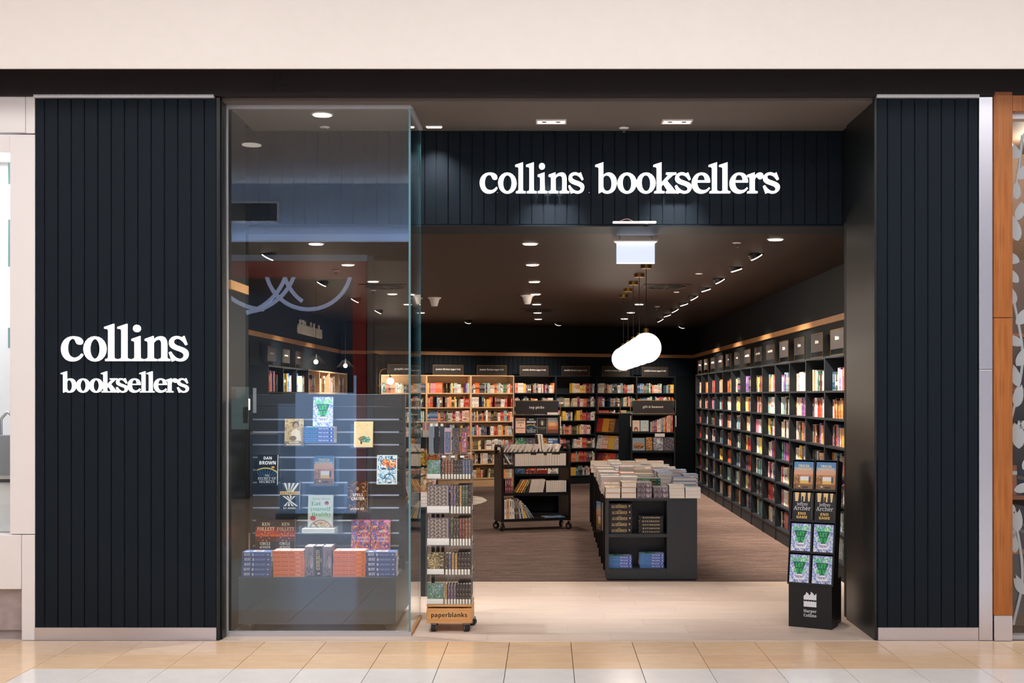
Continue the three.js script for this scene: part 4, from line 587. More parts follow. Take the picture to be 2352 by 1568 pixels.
// signs on the bookcases: brass frame and lettered board
const frameGeo = (w, h, r = 0.004) => [box(w, 2 * r, 2 * r, 0, h - r, 0), box(2 * r, h, 2 * r, -w / 2 + r, h / 2, 0), box(2 * r, h, 2 * r, w / 2 - r, h / 2, 0), box(w, 2 * r, 2 * r, 0, r, 0)];
function topSign(i, label, group, pos, turn, w = 0.62, h = 0.2, boardH = 0.19, bandH = 0.07, dim) {
  const t = thing('section_sign', label, 'sign', pos, turn, group);
  obj('frame', frameGeo(w, h), M.brass, t);
  const b = signBoard('board', w - 0.02, boardH - 0.012, 0.006, i, t, 0.01); b.position.y = h - boardH / 2 - 0.004; return t;
}
{
  const names = [5, 5, 5, 5, 6, 6, 6, 7, 7, 8, 8, 9, 9];
  for (let k = 0; k < 13; k++) {
    const z0 = -2.63 - k * BAY;                                        // near edge of the bay; local x runs away from the entrance? turn -90: x -> +z
    const t = bookcase('bookcase', `tall black bookcase of the fiction wall, ${ord(k)} bay past the entrance pier`, 'fiction wall bookcases', M.shelfDark, M.shelfDark, [2.85, 0, z0 - BAY], -Math.PI / 2);
    t.position.set(2.85, 0, z0 - BAY);
    const nm = ['fiction', 'crime and thriller', 'romance', 'fantasy'][names[k] === 5 ? 0 : names[k] === 6 ? 1 : names[k] === 7 ? 2 : 3];
    topSign(names[k], `brass framed ${nm} sign on the ${ord(k)} fiction wall bay past the pier`, 'fiction wall signs', [2.875, 2.2, z0 - BAY / 2], -Math.PI / 2, 0.56, 0.26, 0.2, 0.1);
    for (let r = 0; r < 7; r++) {
      const hMax = r ? 0.218 : 0.235, list = rowBooks(k, 0.03, 0.066, 0.175, hMax, 1, 0.05);
      const recess = 0.075;
      for (const [n, b] of list.entries()) {
        const depth = 0.155, x = 2.85 + recess + depth / 2 + rr(-0.008, 0.012), z = z0 - BAY + b.x;
        const g = spineGeo(depth, b.h, b.t, b.i);
        if (k < 3) {
          const m = obj('shelf_book', g, M.spines); m.position.set(x, ROWS[r] + b.h / 2, z);
          const col = spineNames[SP[b.i]];
          tag(m, `${col} paperback, ${ord(n)} along the ${RORD[r]}, fiction wall ${ORD[k]}`, 'book', `books of the ${RORD[r]}, ${ORD[k]}`);
        } else farWall.push(g.translate(x, ROWS[r] + b.h / 2, z));
      }
    }
  }
  const m = obj('shelved_books', farWall, M.spines); m.userData.kind = 'stuff'; tag(m, 'rows of novels filling the farther bookcases of the long black wall', 'books');
}
{
  const kinds = [0, 1, 1, 2, 2, 2, 2];
  const place = (lx, y, lz) => [BX + lx * Math.cos(TH) + lz * Math.sin(TH), y, BZ - lx * Math.sin(TH) + lz * Math.cos(TH)];
  const wood = ['pale oak bookcase under the graphic novels sign', 'pale oak junior fiction bookcase next to the graphic novels', 'pale oak junior fiction bookcase meeting the black bookcases'];
  for (let k = -1; k < 6; k++) {
    const w = k < 2;
    bookcase(w ? 'oak_bookcase' : 'bookcase', w ? wood[k + 1] : `black middle fiction bookcase, ${ord(k - 2)} past the oak bookcases`, w ? (k < 0 ? 'graphic novel bookcase' : 'junior fiction bookcases') : 'middle fiction bookcases', w ? M.oak : M.shelfDark, w ? M.oak : M.shelfDark, place(k * BAY, 0, 0), TH);
    const si = kinds[k + 1];
    topSign(si, ['brass framed graphic novels sign on the oak bookcase', `brass framed junior fiction sign on the ${ord(k)} junior oak bookcase`, `brass framed middle fiction sign on the ${ord(k - 2)} black bookcase past the oak`][si], ['graphic novels sign', 'junior fiction signs', 'middle fiction signs'][si], place(k * BAY + BAY / 2, 2.2, -0.06), TH);
    for (let r = 0; r < 7; r++) {
      const list = rowBooks(k, 0.018, 0.04, 0.15, r ? 0.215 : 0.2, k === 3 && r === 0 ? 0.95 : 1, 0.04);
      for (const b of list) {
        if (k === 3 && r === 0 && b.x < 0.36) continue;
        const g = spineGeo(0.15, b.h, b.t, b.i); g.rotateY(Math.PI / 2); // spine (-x) to +z after turn
        if (rnd() < 0.12) g.rotateZ(rr(-0.12, 0.12));
        g.translate(k * BAY + b.x, ROWS[r] + b.h / 2 + 0.002, -0.03 - 0.075); backBooks.push(g);
      }
    }
  }
  const m = obj('shelved_books', backBooks, M.spines); m.userData.kind = 'stuff'; tag(m, 'rows of children\'s paperbacks filling the back wall bookcases', 'books'); m.position.set(BX, 0, BZ); m.rotation.y = TH;
  // picture book wall: 3 black and 4 oak bays
  for (let k = 0; k < 7; k++) {
    const z0 = -7.0 - k * BAY, w = k > 2;
    bookcase(w ? 'oak_bookcase' : 'bookcase', w ? `oak picture book bookcase, ${ord(k - 3)} past the black ones` : `black picture book bookcase, ${ord(k)} in from the window`, w ? 'oak picture book bookcases' : 'black picture book bookcases', w ? M.oak : M.shelfDark, w ? M.oak : M.shelfDark, [-3.64, 0, z0], Math.PI / 2);
    if (k < 3) topSign(11, `small brass framed sign on the ${ord(k)} black picture book bookcase`, 'picture book signs', [-3.7, 2.2, z0 - BAY / 2], Math.PI / 2, 0.5, 0.26, 0.2, 0.1);
    for (let r = 0; r < 7; r++) for (const b of rowBooks(k, 0.02, 0.06, 0.2, r ? 0.23 : 0.28, 0.75, 0.2)) {
      const g = spineGeo(0.2, b.h, b.t, b.i); g.rotateY(Math.PI / 2); if (rnd() < 0.3) g.rotateZ(rr(0, 0.14)); g.rotateY(Math.PI / 2); g.translate(-3.64 - 0.03 - 0.1, ROWS[r] + b.h / 2 + 0.004, z0 - b.x); leftBooks.push(g);
    }
  }
  const m2 = obj('shelved_books', leftBooks, M.spines); m2.userData.kind = 'stuff'; tag(m2, 'picture books leaning in the shelves under the white section lettering', 'books');
}
// ---------- lamps ----------
function downlight(x, y, z, label, group, I, { r = 0.062, aim = [0, -1, 0], angle = 0.62, pen = 0.7, tilt = false, color = WARM, name = 'downlight' } = {}) {
  const t = thing(name, label, 'downlight', [x, y, z], 0, group);
  const ring = new THREE.TorusGeometry(r + 0.008, 0.008, 8, 28); ring.rotateX(Math.PI / 2);
  obj('trim_ring', metreUV(ring), tilt ? M.black : M.white, t);
  const d = new THREE.Vector3(...aim).normalize(), g = new THREE.CylinderGeometry(r, r, 0.012, 24), q = new THREE.Quaternion().setFromUnitVectors(new THREE.Vector3(0, -1, 0), d);
  const lens = obj('lens', metreUV(g), M.lampGlow, t); lens.quaternion.copy(q); lens.position.set(0, tilt ? -0.03 : -0.007, 0);
  if (tilt) { const h = obj('gimbal_body', metreUV(new THREE.CylinderGeometry(r + 0.006, r + 0.006, 0.05, 20)), M.black, t); h.quaternion.copy(q); h.position.copy(lens.position).addScaledVector(d, -0.03); }
  const s = new THREE.SpotLight(color, I, 0, angle, pen); s.castShadow = true; s.shadow.radius = 2.4; s.position.copy(lens.position).addScaledVector(d, 0.012); s.target.position.copy(s.position).add(d); t.add(s, s.target);
  return t;
}
for (const [i, z] of [-2.25, -4.05, -6.0, -7.85, -9.7, -11.6, -13.3].entries()) downlight(-0.15, 3.2, z, `${ord(i)} round downlight from the entrance, row above the book trolley`, 'downlights above the trolley aisle', LIGHT.down);
for (const [i, z] of [-2.25, -4.05, -5.95, -7.8, -9.7, -11.6].entries()) downlight(-2.12, 3.2, z, `${ord(i)} round downlight from the entrance, row behind the shop window`, 'downlights behind the window', LIGHT.down);
for (const [i, z] of [-9.7, -11.55, -13.2].entries()) downlight(1.42, 3.2, z, `${ord(i)} round recessed downlight beyond the globe pendants`, 'downlights beyond the pendants', LIGHT.down);
downlight(2.05, 3.2, -1.93, 'round recessed downlight beside the fiction wall entrance', 'fiction wall downlight', LIGHT.down);
for (let k = 0; k < 9; k++) downlight(2.08, 3.2, -3.1 - k * 1.27, `${ord(k)} black tilted spotlight from the entrance along the fiction wall`, 'spotlights along the fiction wall', LIGHT.gimbal, { tilt: true, aim: k % 2 ? [0.62, -1.9, -0.2] : [0.85, -1.45, -0.25], angle: 0.72, pen: 0.8, name: 'gimbal_spotlight' });
for (const [i, z] of [-3.1, -6.0, -8.6, -11.0].entries()) downlight(-2.76, 3.2, z, `${ord(i)} black tilted spotlight from the window along the picture book wall`, 'spotlights along the picture book wall', LIGHT.gimbal, { tilt: true, aim: [-0.8, -1.4, -0.2], angle: 0.7, pen: 0.8, name: 'gimbal_spotlight' });
for (let k = 0; k < 3; k++) { const s = [0.45, 2.25, 4.9][k], x = BX + s * Math.cos(TH) + 1.25 * Math.sin(TH), z = BZ - s * Math.sin(TH) + 1.25 * Math.cos(TH); downlight(x, 3.2, z, `tilted spotlight placed to light the back wall, ${ord(k)} counted from the oak end`, 'spotlights along the back wall', LIGHT.back, { tilt: true, aim: [-0.9 * Math.sin(TH), -1.3, -0.9 * Math.cos(TH)], angle: 0.75, pen: 0.8, name: 'gimbal_spotlight' }); }  // spots placed to light the back bays, their fixtures not known
// entrance recess
downlight(-1.73, 3.97, -0.44, 'large round downlight in the recess above the window display', 'window downlight', LIGHT.window, { r: 0.068, angle: 0.62, aim: [0, -1, -0.04], color: WHITE });
for (const [i, x] of [0.038, 1.033].entries()) {
  const t = thing('twin_downlight', i ? 'rectangular twin downlight above the end of the glowing shop name' : 'rectangular twin downlight above the start of the glowing shop name', 'downlight', [x, 3.97, -0.675], 0, 'rectangular entrance downlights');
  obj('frame', [box(0.24, 0.012, 0.012, 0, -0.005, 0.06), box(0.24, 0.012, 0.012, 0, -0.005, -0.06), box(0.012, 0.012, 0.11, -0.114, -0.005, 0), box(0.012, 0.012, 0.11, 0.114, -0.005, 0)], M.white, t);
  obj('diffuser', box(0.216, 0.006, 0.108, 0, -0.004, 0), std({ color: 0xffffff, emissive: 0xfff4e8, emissiveIntensity: 1.2 }), t);
  for (const s of [-0.055, 0.055]) obj('lamp_eye', cyl(0.02, 0.004, s, -0.008, 0), M.greyPlastic, t);
  const l = new THREE.SpotLight(WHITE, LIGHT.entry, 0, 0.46, 0.7); l.position.set(0, -0.02, 0); l.target.position.set(0, -1, -0.3); l.shadow.radius = 4; t.add(l, l.target);
}
{
  const t = thing('slim_ceiling_light', 'small oblong light beside the glass return', 'light', [-0.906, 3.97, -0.86]);
  obj('diffuser', box(0.12, 0.012, 0.035, 0, -0.007, 0, 0.004), M.lampGlow, t); obj('rim', box(0.135, 0.006, 0.05, 0, -0.003, 0), M.white, t);
  const l = new THREE.SpotLight(WHITE, 4, 0, 0.9, 0.8); l.position.set(0, -0.02, 0); l.target.position.set(0, -1, 0); t.add(l, l.target);
}
function sprinkler(x, y, z, label, group) { const t = thing('fire_sprinkler', label, 'sprinkler', [x, y, z], 0, group); const g = new THREE.LatheGeometry([[0, 0], [0.042, 0], [0.04, -0.008], [0.018, -0.012], [0, -0.012]].map((p) => new THREE.Vector2(...p)), 20); obj('escutcheon', metreUV(g), M.white, t); obj('stem', cyl(0.007, 0.035, 0, -0.028, 0), M.chrome, t); obj('deflector', cyl(0.018, 0.003, 0, -0.046, 0), M.chrome, t); }
sprinkler(-1.79, 3.97, -0.87, 'white fire sprinkler above the window display', null); sprinkler(0.628, 3.97, -0.9, 'white fire sprinkler in the entrance ceiling between the lamps', null);
for (const [i, [x, z]] of [[1.74, -2.17], [1.75, -5.0], [1.76, -7.5], [1.74, -10.2], [-2.35, -4.65], [-2.3, -7.2]].entries()) sprinkler(x, 3.2, z, i < 4 ? `small white sprinkler near the fiction wall, ${ord(i)} from the entrance` : `small white sprinkler behind the window, ${ord(i - 4)} from the entrance`, 'shop ceiling sprinklers');
// globe pendants
for (let k = 0; k < 5; k++) {
  const z = -4.1 - k * 0.965, t = thing('globe_pendant', `white glass globe pendant over the book tables, ${ord(k)} from the entrance`, 'pendant lamp', [1.07, 3.2, z], 0, 'globe pendants over the book tables');
  obj('ceiling_rose', cyl(0.06, 0.04, 0, -0.02, 0), M.brass, t); obj('cord', cyl(0.004, 0.66, 0, -0.37, 0, 0.004, 8), M.black, t); obj('cap', cyl(0.026, 0.06, 0, -0.71, 0), M.brass, t);
  const g = obj('globe', metreUV(new THREE.SphereGeometry(0.163, 32, 20)), M.globe, t); g.position.y = -0.89;
  const l = new THREE.PointLight(WARM, LIGHT.pendant); l.position.y = -0.89; l.shadow.radius = 7; t.add(l);
}
// exit sign (blank panel) and the light bar on the bulkhead
{
  const t = thing('exit_sign', 'lit blank pale blue hanging sign below the bulkhead', 'sign', [0.79, 3.2, -1.83]);
  obj('mount_bar', box(0.39, 0.02, 0.06, 0, -0.03, 0, 0.006), M.white, t); obj('lit_edge', box(0.36, 0.008, 0.03, 0, -0.044, 0), std({ color: 0xffffff, emissive: 0xf2f6ff, emissiveIntensity: 2.5 }), t);
  obj('panel', box(0.34, 0.185, 0.01, 0, -0.14, 0, 0.003), std({ color: 0xdfe8fa, emissive: 0xdde8ff, emissiveIntensity: 0.8, roughness: 0.3 }), t); obj('bottom_edge', box(0.335, 0.008, 0.012, 0, -0.23, 0), std({ color: 0xffffff, emissive: 0xffffff, emissiveIntensity: 1.0 }), t); obj('hanger', [cyl(0.006, 0.03, -0.14, -0.012, 0), cyl(0.006, 0.03, 0.14, -0.012, 0)], M.white, t);
  for (const s of [1, -1]) { const l = new THREE.RectAreaLight(s > 0 ? COOL : WARM, 2.2, 0.33, 0.18); l.position.set(0, -0.14, s * 0.008); l.rotation.y = s > 0 ? Math.PI : 0; t.add(l); }
  const b = thing('light_bar', 'slim white light bar with looped cable on the bulkhead edge', 'light bar', [0.72, 3.205, -1.0]);
  obj('tube', box(0.357, 0.018, 0.03, 0, 0.01, 0, 0.007), std({ color: 0xfff6f0, emissive: 0xfff0ea, emissiveIntensity: 0.9 }), b); obj('cable', tube([[-0.12, 0.018, 0], [-0.085, 0.035, 0], [-0.05, 0.038, 0], [-0.01, 0.02, 0]], 0.003), std({ color: 0xd8a9a6, roughness: 0.6 }), b); obj('bracket', box(0.03, 0.012, 0.03, 0.1, 0.006, -0.02), M.white, b);
}
// ceiling sensors and air diffusers
for (const [i, [x, z]] of [[-1.6, -8.45], [-0.265, -8.05], [-1.87, -8.5]].entries()) { const t = thing('ceiling_sensor', ['white cone sensor beside the glass return', 'white cone sensor in the trolley downlight row', 'white cone sensor seen through the glass return'][i], 'sensor', [x, 3.2, z], 0, 'cone ceiling sensors'); const g = new THREE.LatheGeometry([[0, -0.125], [0.042, -0.125], [0.05, -0.1], [0.07, -0.03], [0.1, -0.005], [0.1, 0], [0, 0]].map((p) => new THREE.Vector2(...p)), 24); obj('cone', metreUV(g), M.white, t); obj('eye', cyl(0.03, 0.006, 0, -0.127, 0), M.greyPlastic, t); }
for (const [i, [x, z]] of [[1.53, -6.65], [-2.06, -6.65], [-0.13, -11.0]].entries()) { const t = thing('air_diffuser', ['black swirl air diffuser behind the globe pendant cords', 'black swirl air diffuser in the window downlight row', 'black swirl air diffuser in the trolley downlight row'][i], 'air vent', [x, 3.2, z], 0, 'swirl air diffusers'); obj('plate', box(0.6, 0.008, 0.6, 0, -0.004, 0), M.ceilingDark, t); const rg = new THREE.TorusGeometry(0.25, 0.01, 8, 32); rg.rotateX(Math.PI / 2); rg.translate(0, -0.01, 0); obj('ring', metreUV(rg), M.black, t); for (let i = 0; i < 12; i++) { const g = box(0.16, 0.006, 0.02, 0.15, -0.011, 0); g.rotateY(i * Math.PI / 6); obj('vane', g, M.black, t); } }
// brass wall lamps
function sconce(x, y, z, turn, label) {
  const t = thing('wall_lamp', label, 'wall lamp', [x, y, z], turn);
  obj('arm', tube([[0, -0.3, 0.05], [0, 0.1, 0.05], [0, 0.2, 0.08], [0, 0.235, 0.16], [0, 0.2, 0.24], [0, 0.06, 0.26]], 0.01, 40), M.brass, t); obj('mount', (() => { const g = new THREE.CylinderGeometry(0.035, 0.035, 0.06, 20); g.rotateX(Math.PI / 2); g.translate(0, -0.08, 0.03); return metreUV(g); })(), M.brass, t); obj('knuckle', cyl(0.016, 0.06, 0, -0.08, 0.055), M.brass, t);
  const g = obj('globe', metreUV(new THREE.SphereGeometry(0.072, 24, 16)), M.globe, t); g.position.set(0, -0.005, 0.26); obj('cap', cyl(0.02, 0.03, 0, 0.075, 0.26), M.brass, t);
  const l = new THREE.PointLight(WARM, 0.8); l.position.set(0, -0.005, 0.26); l.shadow.radius = 3; t.add(l);
}
sconce(-3.24, 2.08, -14.3, Math.PI / 2, 'brass arched wall lamp beside the graphic novels bookcase');
sconce(-3.79, 1.7, -5.4, Math.PI / 2, 'brass wall lamp glowing behind the window edge');
{ const c = structGroup('wall_left', 'dark pilaster carrying the lamp behind the window edge'); obj('pilaster', ext(-3.95, -3.79, 0, 2.6, -5.7, -5.1), M.wallDark, c); }
{ const c = structGroup('wall_left', 'dark end panel beside the graphic novels bookcase'); obj('panel', ext(-3.34, -3.24, 0, 2.6, -14.6, -14.2), M.wallDark, c); }
// glass bulb pendants by the picture book wall
for (const [i, [x, z]] of [[-3.02, -7.0], [-2.98, -9.1]].entries()) { const t = thing('bulb_pendant', `bare bulb pendant with clear glass shade, ${ord(i)} in from the window`, 'pendant lamp', [x, 3.2, z], 0, 'glass bulb pendants'); obj('cord', cyl(0.003, 0.86, 0, -0.43, 0, 0.003, 6), M.black, t); obj('socket', cyl(0.018, 0.06, 0, -0.89, 0), M.chrome, t); obj('shade', metreUV(new THREE.CylinderGeometry(0.04, 0.13, 0.1, 24, 1, true).translate(0, -0.93, 0)), M.acrylic, t); const b = obj('bulb', metreUV(new THREE.SphereGeometry(0.032, 16, 12)), M.globe, t); b.position.y = -0.96; const l = new THREE.PointLight(WARM, 0.5); l.position.y = -0.96; t.add(l); }
// ---------- slatwall display unit in the window ----------
const GX = -1.75;
{
  const t = thing('slatwall_display_unit', 'dark grey slatwall display unit on castors behind the shop window', 'display unit', [GX, 0, 0]);
  const grey = std({ color: 0x3a3f45, roughness: 0.45 }), slat = std({ color: 0x2d3136, roughness: 0.4 });
  obj('base_front', ext(-0.6, 0.6, 0.055, 0.415, -0.355, -0.33, 0.002), grey, t);
  obj('base_top', ext(-0.6, 0.6, 0.393, 0.415, -0.79, -0.355), grey, t);
  for (const s of [-1, 1]) obj('base_side', ext(s > 0 ? 0.578 : -0.6, s > 0 ? 0.6 : -0.578, 0.055, 0.393, -1.2, -0.355), grey, t);
  obj('base_back', ext(-0.6, 0.6, 0.055, 0.393, -1.22, -1.2), grey, t); obj('back_top', ext(-0.6, 0.6, 0.393, 0.415, -1.22, -0.83), grey, t);
  obj('core_panel', ext(-0.6, 0.6, 0.415, 1.81, -0.825, -0.795), slat, t);
  // slats between the aluminium grooves, groove pitch 0.101 m
  const y0 = 1.609, pitch = 0.101;
  obj('slat', ext(-0.6, 0.6, y0 + 0.006 + 0.1, 1.81, -0.795, -0.782, 0.002), slat, t); obj('slat', ext(-0.6, 0.6, y0 + 0.006, y0 + 0.104, -0.795, -0.782, 0.002), slat, t);
  for (let i = 0; i < 12; i++) { const y = y0 - i * pitch; if (y < 0.45) break; obj('slat', ext(-0.6, 0.6, Math.max(0.417, y - pitch + 0.006), y - 0.006, -0.795, -0.782, 0.002), slat, t); obj('groove_insert', ext(-0.6, 0.57, y - 0.006, y + 0.006, -0.794, -0.785), M.steel, t); }
  obj('end_post', ext(-0.62, -0.6, 0.415, 1.81, -0.83, -0.78), slat, t); obj('end_post', ext(0.6, 0.62, 0.415, 1.81, -0.83, -0.78), slat, t);
  obj('pale_strip', ext(-0.597, -0.57, 1.66, 1.86, -0.782, -0.779), M.greyPlastic, t);  // narrow pale strip at the end of the slatwall
  for (const [x, z] of [[-0.5, -0.42], [0.5, -0.42], [-0.5, -1.12], [0.5, -1.12]]) { const g = new THREE.CylinderGeometry(0.027, 0.027, 0.022, 18); g.rotateZ(Math.PI / 2); g.translate(x, 0.027, z); obj('castor', metreUV(g), M.rubber, t); }
}
// books on clear holders. px list: centre x, bottom y, w, h in metres on the slatwall
function holder(x, y, w, h, label) {                                    // clear acrylic ledge hooked into the grooves
  const t = thing('acrylic_book_holder', label, 'book holder', [x, y, -0.782]);
  obj('ledge', ext(-w / 2, w / 2, -0.004, 0, 0.002, 0.06), M.acrylic, t); obj('lip', ext(-w / 2, w / 2, 0, 0.03, 0.058, 0.061), M.acrylic, t); obj('back_plate', ext(-w / 2, w / 2, 0, h, 0.002, 0.005), M.acrylic, t); obj('front_rail', ext(-w / 2, w / 2, -0.006, 0.0, 0.06, 0.066), M.acrylic, t);
}
const LB = { extra: [[1, 0, 0], -0.1] };
function display(x, y, w, h, t, cov, what, hold = true, o = {}) {
  if (hold) holder(x, y, w + 0.07, h * 0.92, `clear acrylic holder under the ${what}`);
  return book([x, y + h / 2 + 0.003, -0.735], 'face', w, h, t, cov, o.spine ?? 'g5', `${what} on the slatwall in the window`, null, { ...LB, ...o });
}
display(-2.008, 1.395, 0.148, 0.216, 0.02, 'sepia', 'sepia portrait memoir');
display(-1.455, 1.385, 0.15, 0.205, 0.024, 'cream', 'cream novel with teal sketch');
display(-2.218, 1.085, 0.158, 0.24, 0.04, 'secrets', 'black thriller with golden arcs');
display(-1.77, 1.085, 0.155, 0.232, 0.028, 'caravan', 'sunset caravan novel');
display(-1.268, 1.09, 0.16, 0.232, 0.028, 'elements', 'stormy sky novel with white border');
display(-2.04, 0.888, 0.155, 0.228, 0.035, 'katabasis', 'black staircase fantasy novel');
display(-1.502, 0.875, 0.16, 0.238, 0.035, 'caster', 'brown and gold gothic novel');
for (const [i, x] of [-2.235, -2.078].entries()) book([x, 0.418 + 0.24 / 2 + 0.16, -0.74], 'face', 0.156, 0.24, 0.034, 'circle', 'g5', i ? 'red sunset stone circle saga beside its twin, nearer the orange stack' : 'red sunset stone circle saga above the blue stack by the pier', null, LB);
for (const [i, x] of [-1.475, -1.318].entries()) book([x, 0.418 + 0.24 / 2 + 0.155, -0.735], 'face', 0.153, 0.24, 0.034, 'flowers', 'g3', i ? 'swirling red and blue fantasy novel above the blue stack by the glass return' : 'swirling red and blue fantasy novel above the orange stack', null, LB);
for (const [x, w, l] of [[-2.156, 0.32, 'stone circle sagas'], [-1.396, 0.32, 'swirling fantasy novels']]) { const t = thing('acrylic_riser', `clear acrylic riser under the twin ${l}`, 'riser', [x, 0.415, -0.74]); obj('top', ext(-w / 2, w / 2, 0.152, 0.157, -0.04, 0.06), M.acrylic, t); for (const s of [-1, 1]) obj('leg', ext(s * w / 2 - 0.003, s * w / 2 + 0.003, 0, 0.152, -0.04, 0.06), M.acrylic, t); }
// blue stack with a standing copy on a clear tray
{
  const t = thing('acrylic_tray', 'clear acrylic tray holding the blue stack on the slatwall', 'book holder', [-1.77, 1.43, -0.782]);
  obj('tray', ext(-0.15, 0.15, -0.005, 0, 0.002, 0.2), M.acrylic, t); obj('tray_side', ext(-0.15, -0.147, 0, 0.12, 0.002, 0.2), M.acrylic, t); obj('tray_side', ext(0.147, 0.15, 0, 0.12, 0.002, 0.2), M.acrylic, t);
  for (let i = 0; i < 4; i++) book([-1.79, 1.431 + 0.015 + i * 0.0305, -0.69], 'lieSpine', 0.155, 0.234, 0.03, 'gravity', 'gravity', `blue spined novel in the clear tray stack, ${['lowest', 'second up', 'third up', 'topmost'][i]}`, 'blue stack on the slatwall tray');
  book([-1.77, 1.431 + 0.122 + 0.118, -0.7], 'face', 0.157, 0.234, 0.03, 'gravity', 'gravity', 'green lettered blue novel standing on the clear tray stack', null, LB);
  const u = thing('acrylic_tray', 'clear acrylic tray holding the pale green cookbook', 'book holder', [-1.765, 0.72, -0.782]);
  obj('tray', ext(-0.17, 0.17, -0.005, 0, 0.002, 0.22), M.acrylic, u); obj('tray_side', ext(-0.17, -0.167, 0, 0.16, 0.002, 0.22), M.acrylic, u); obj('tray_side', ext(0.167, 0.17, 0, 0.16, 0.002, 0.22), M.acrylic, u); obj('tray_front', ext(-0.17, 0.17, 0, 0.14, 0.218, 0.221), M.acrylic, u);
  book([-1.79, 0.721 + 0.018, -0.68], 'lieSpine', 0.19, 0.255, 0.034, 'healthy', 'healthy', 'white spined cookbook lying under its standing copy', null, { hard: true });
  book([-1.79, 0.757 + 0.127, -0.7], 'face', 0.196, 0.254, 0.034, 'healthy', 'healthy', 'pale green cookbook standing with a bowl on its cover', null, { hard: true, ...LB });
}
// stacks on the unit base
const stackBooks = (n, x, y, z, w, h, t, cov, spn, label, group, o = {}) => { for (let i = 0; i < n; i++) book([x + rr(-0.004, 0.004), y + t * (i + 0.5) + i * 0.0006, z + rr(-0.003, 0.003)], o.how ?? 'lieSpine', w, h, t, cov, spn, i === n - 1 && o.topLabel ? o.topLabel : `${label}, ${i === 0 ? 'lowest' : i === n - 1 ? 'topmost' : ord(i) + ' up'}`, group, { hard: o.hard, turn: rr(-0.02, 0.02) }); };
stackBooks(5, -2.218, 0.4155, -0.42, 0.15, 0.222, 0.037, 'runt', 'runt', 'blue novel in the window stack against the navy pier', 'blue stack by the pier');
stackBooks(6, -1.97, 0.4155, -0.42, 0.155, 0.24, 0.0325, 'orange', 'osman', 'orange novel stacked beneath the stone circle sagas', 'orange stack under the sagas');
stackBooks(6, -1.505, 0.4155, -0.42, 0.155, 0.248, 0.0325, 'orange', 'osman', 'orange novel stacked beneath the swirling fantasy novels', 'orange stack under the fantasies');
stackBooks(5, -1.265, 0.4155, -0.42, 0.15, 0.23, 0.037, 'runt', 'runt', 'blue novel in the window stack next to the glass return', 'blue stack by the glass return');
{ // three thick hardbacks standing: misty edges left and right, dark spine between
  const h = 0.234, z = -0.42;
  const b1 = book([-1.812, 0.4155 + h / 2, z], 'fore', 0.155, h, 0.068, 'forest', 'alchemised', 'thick hardback with misty page edges, stone circle side of the trio', null, { hard: true });
  book([-1.744, 0.4155 + h / 2, z], 'spine', 0.155, h, 0.062, 'forest', 'alchemised', 'thick dark hardback with gold spine lettering between misty page edges', null, { hard: true });
  const b3 = book([-1.674, 0.4155 + h / 2, z], 'fore', 0.155, h, 0.068, 'forest', 'alchemised', 'thick hardback with misty page edges, swirling fantasy side of the trio', null, { hard: true });
  for (const b of [b1, b3]) { const g = new THREE.BoxGeometry(0.001, h - 0.008, 0.06); faceUV(g, 0, covers.forest.uv); const m = obj('edge_print', g, M.printMatt, b); m.position.set(0.0738, 0, 0); }
}
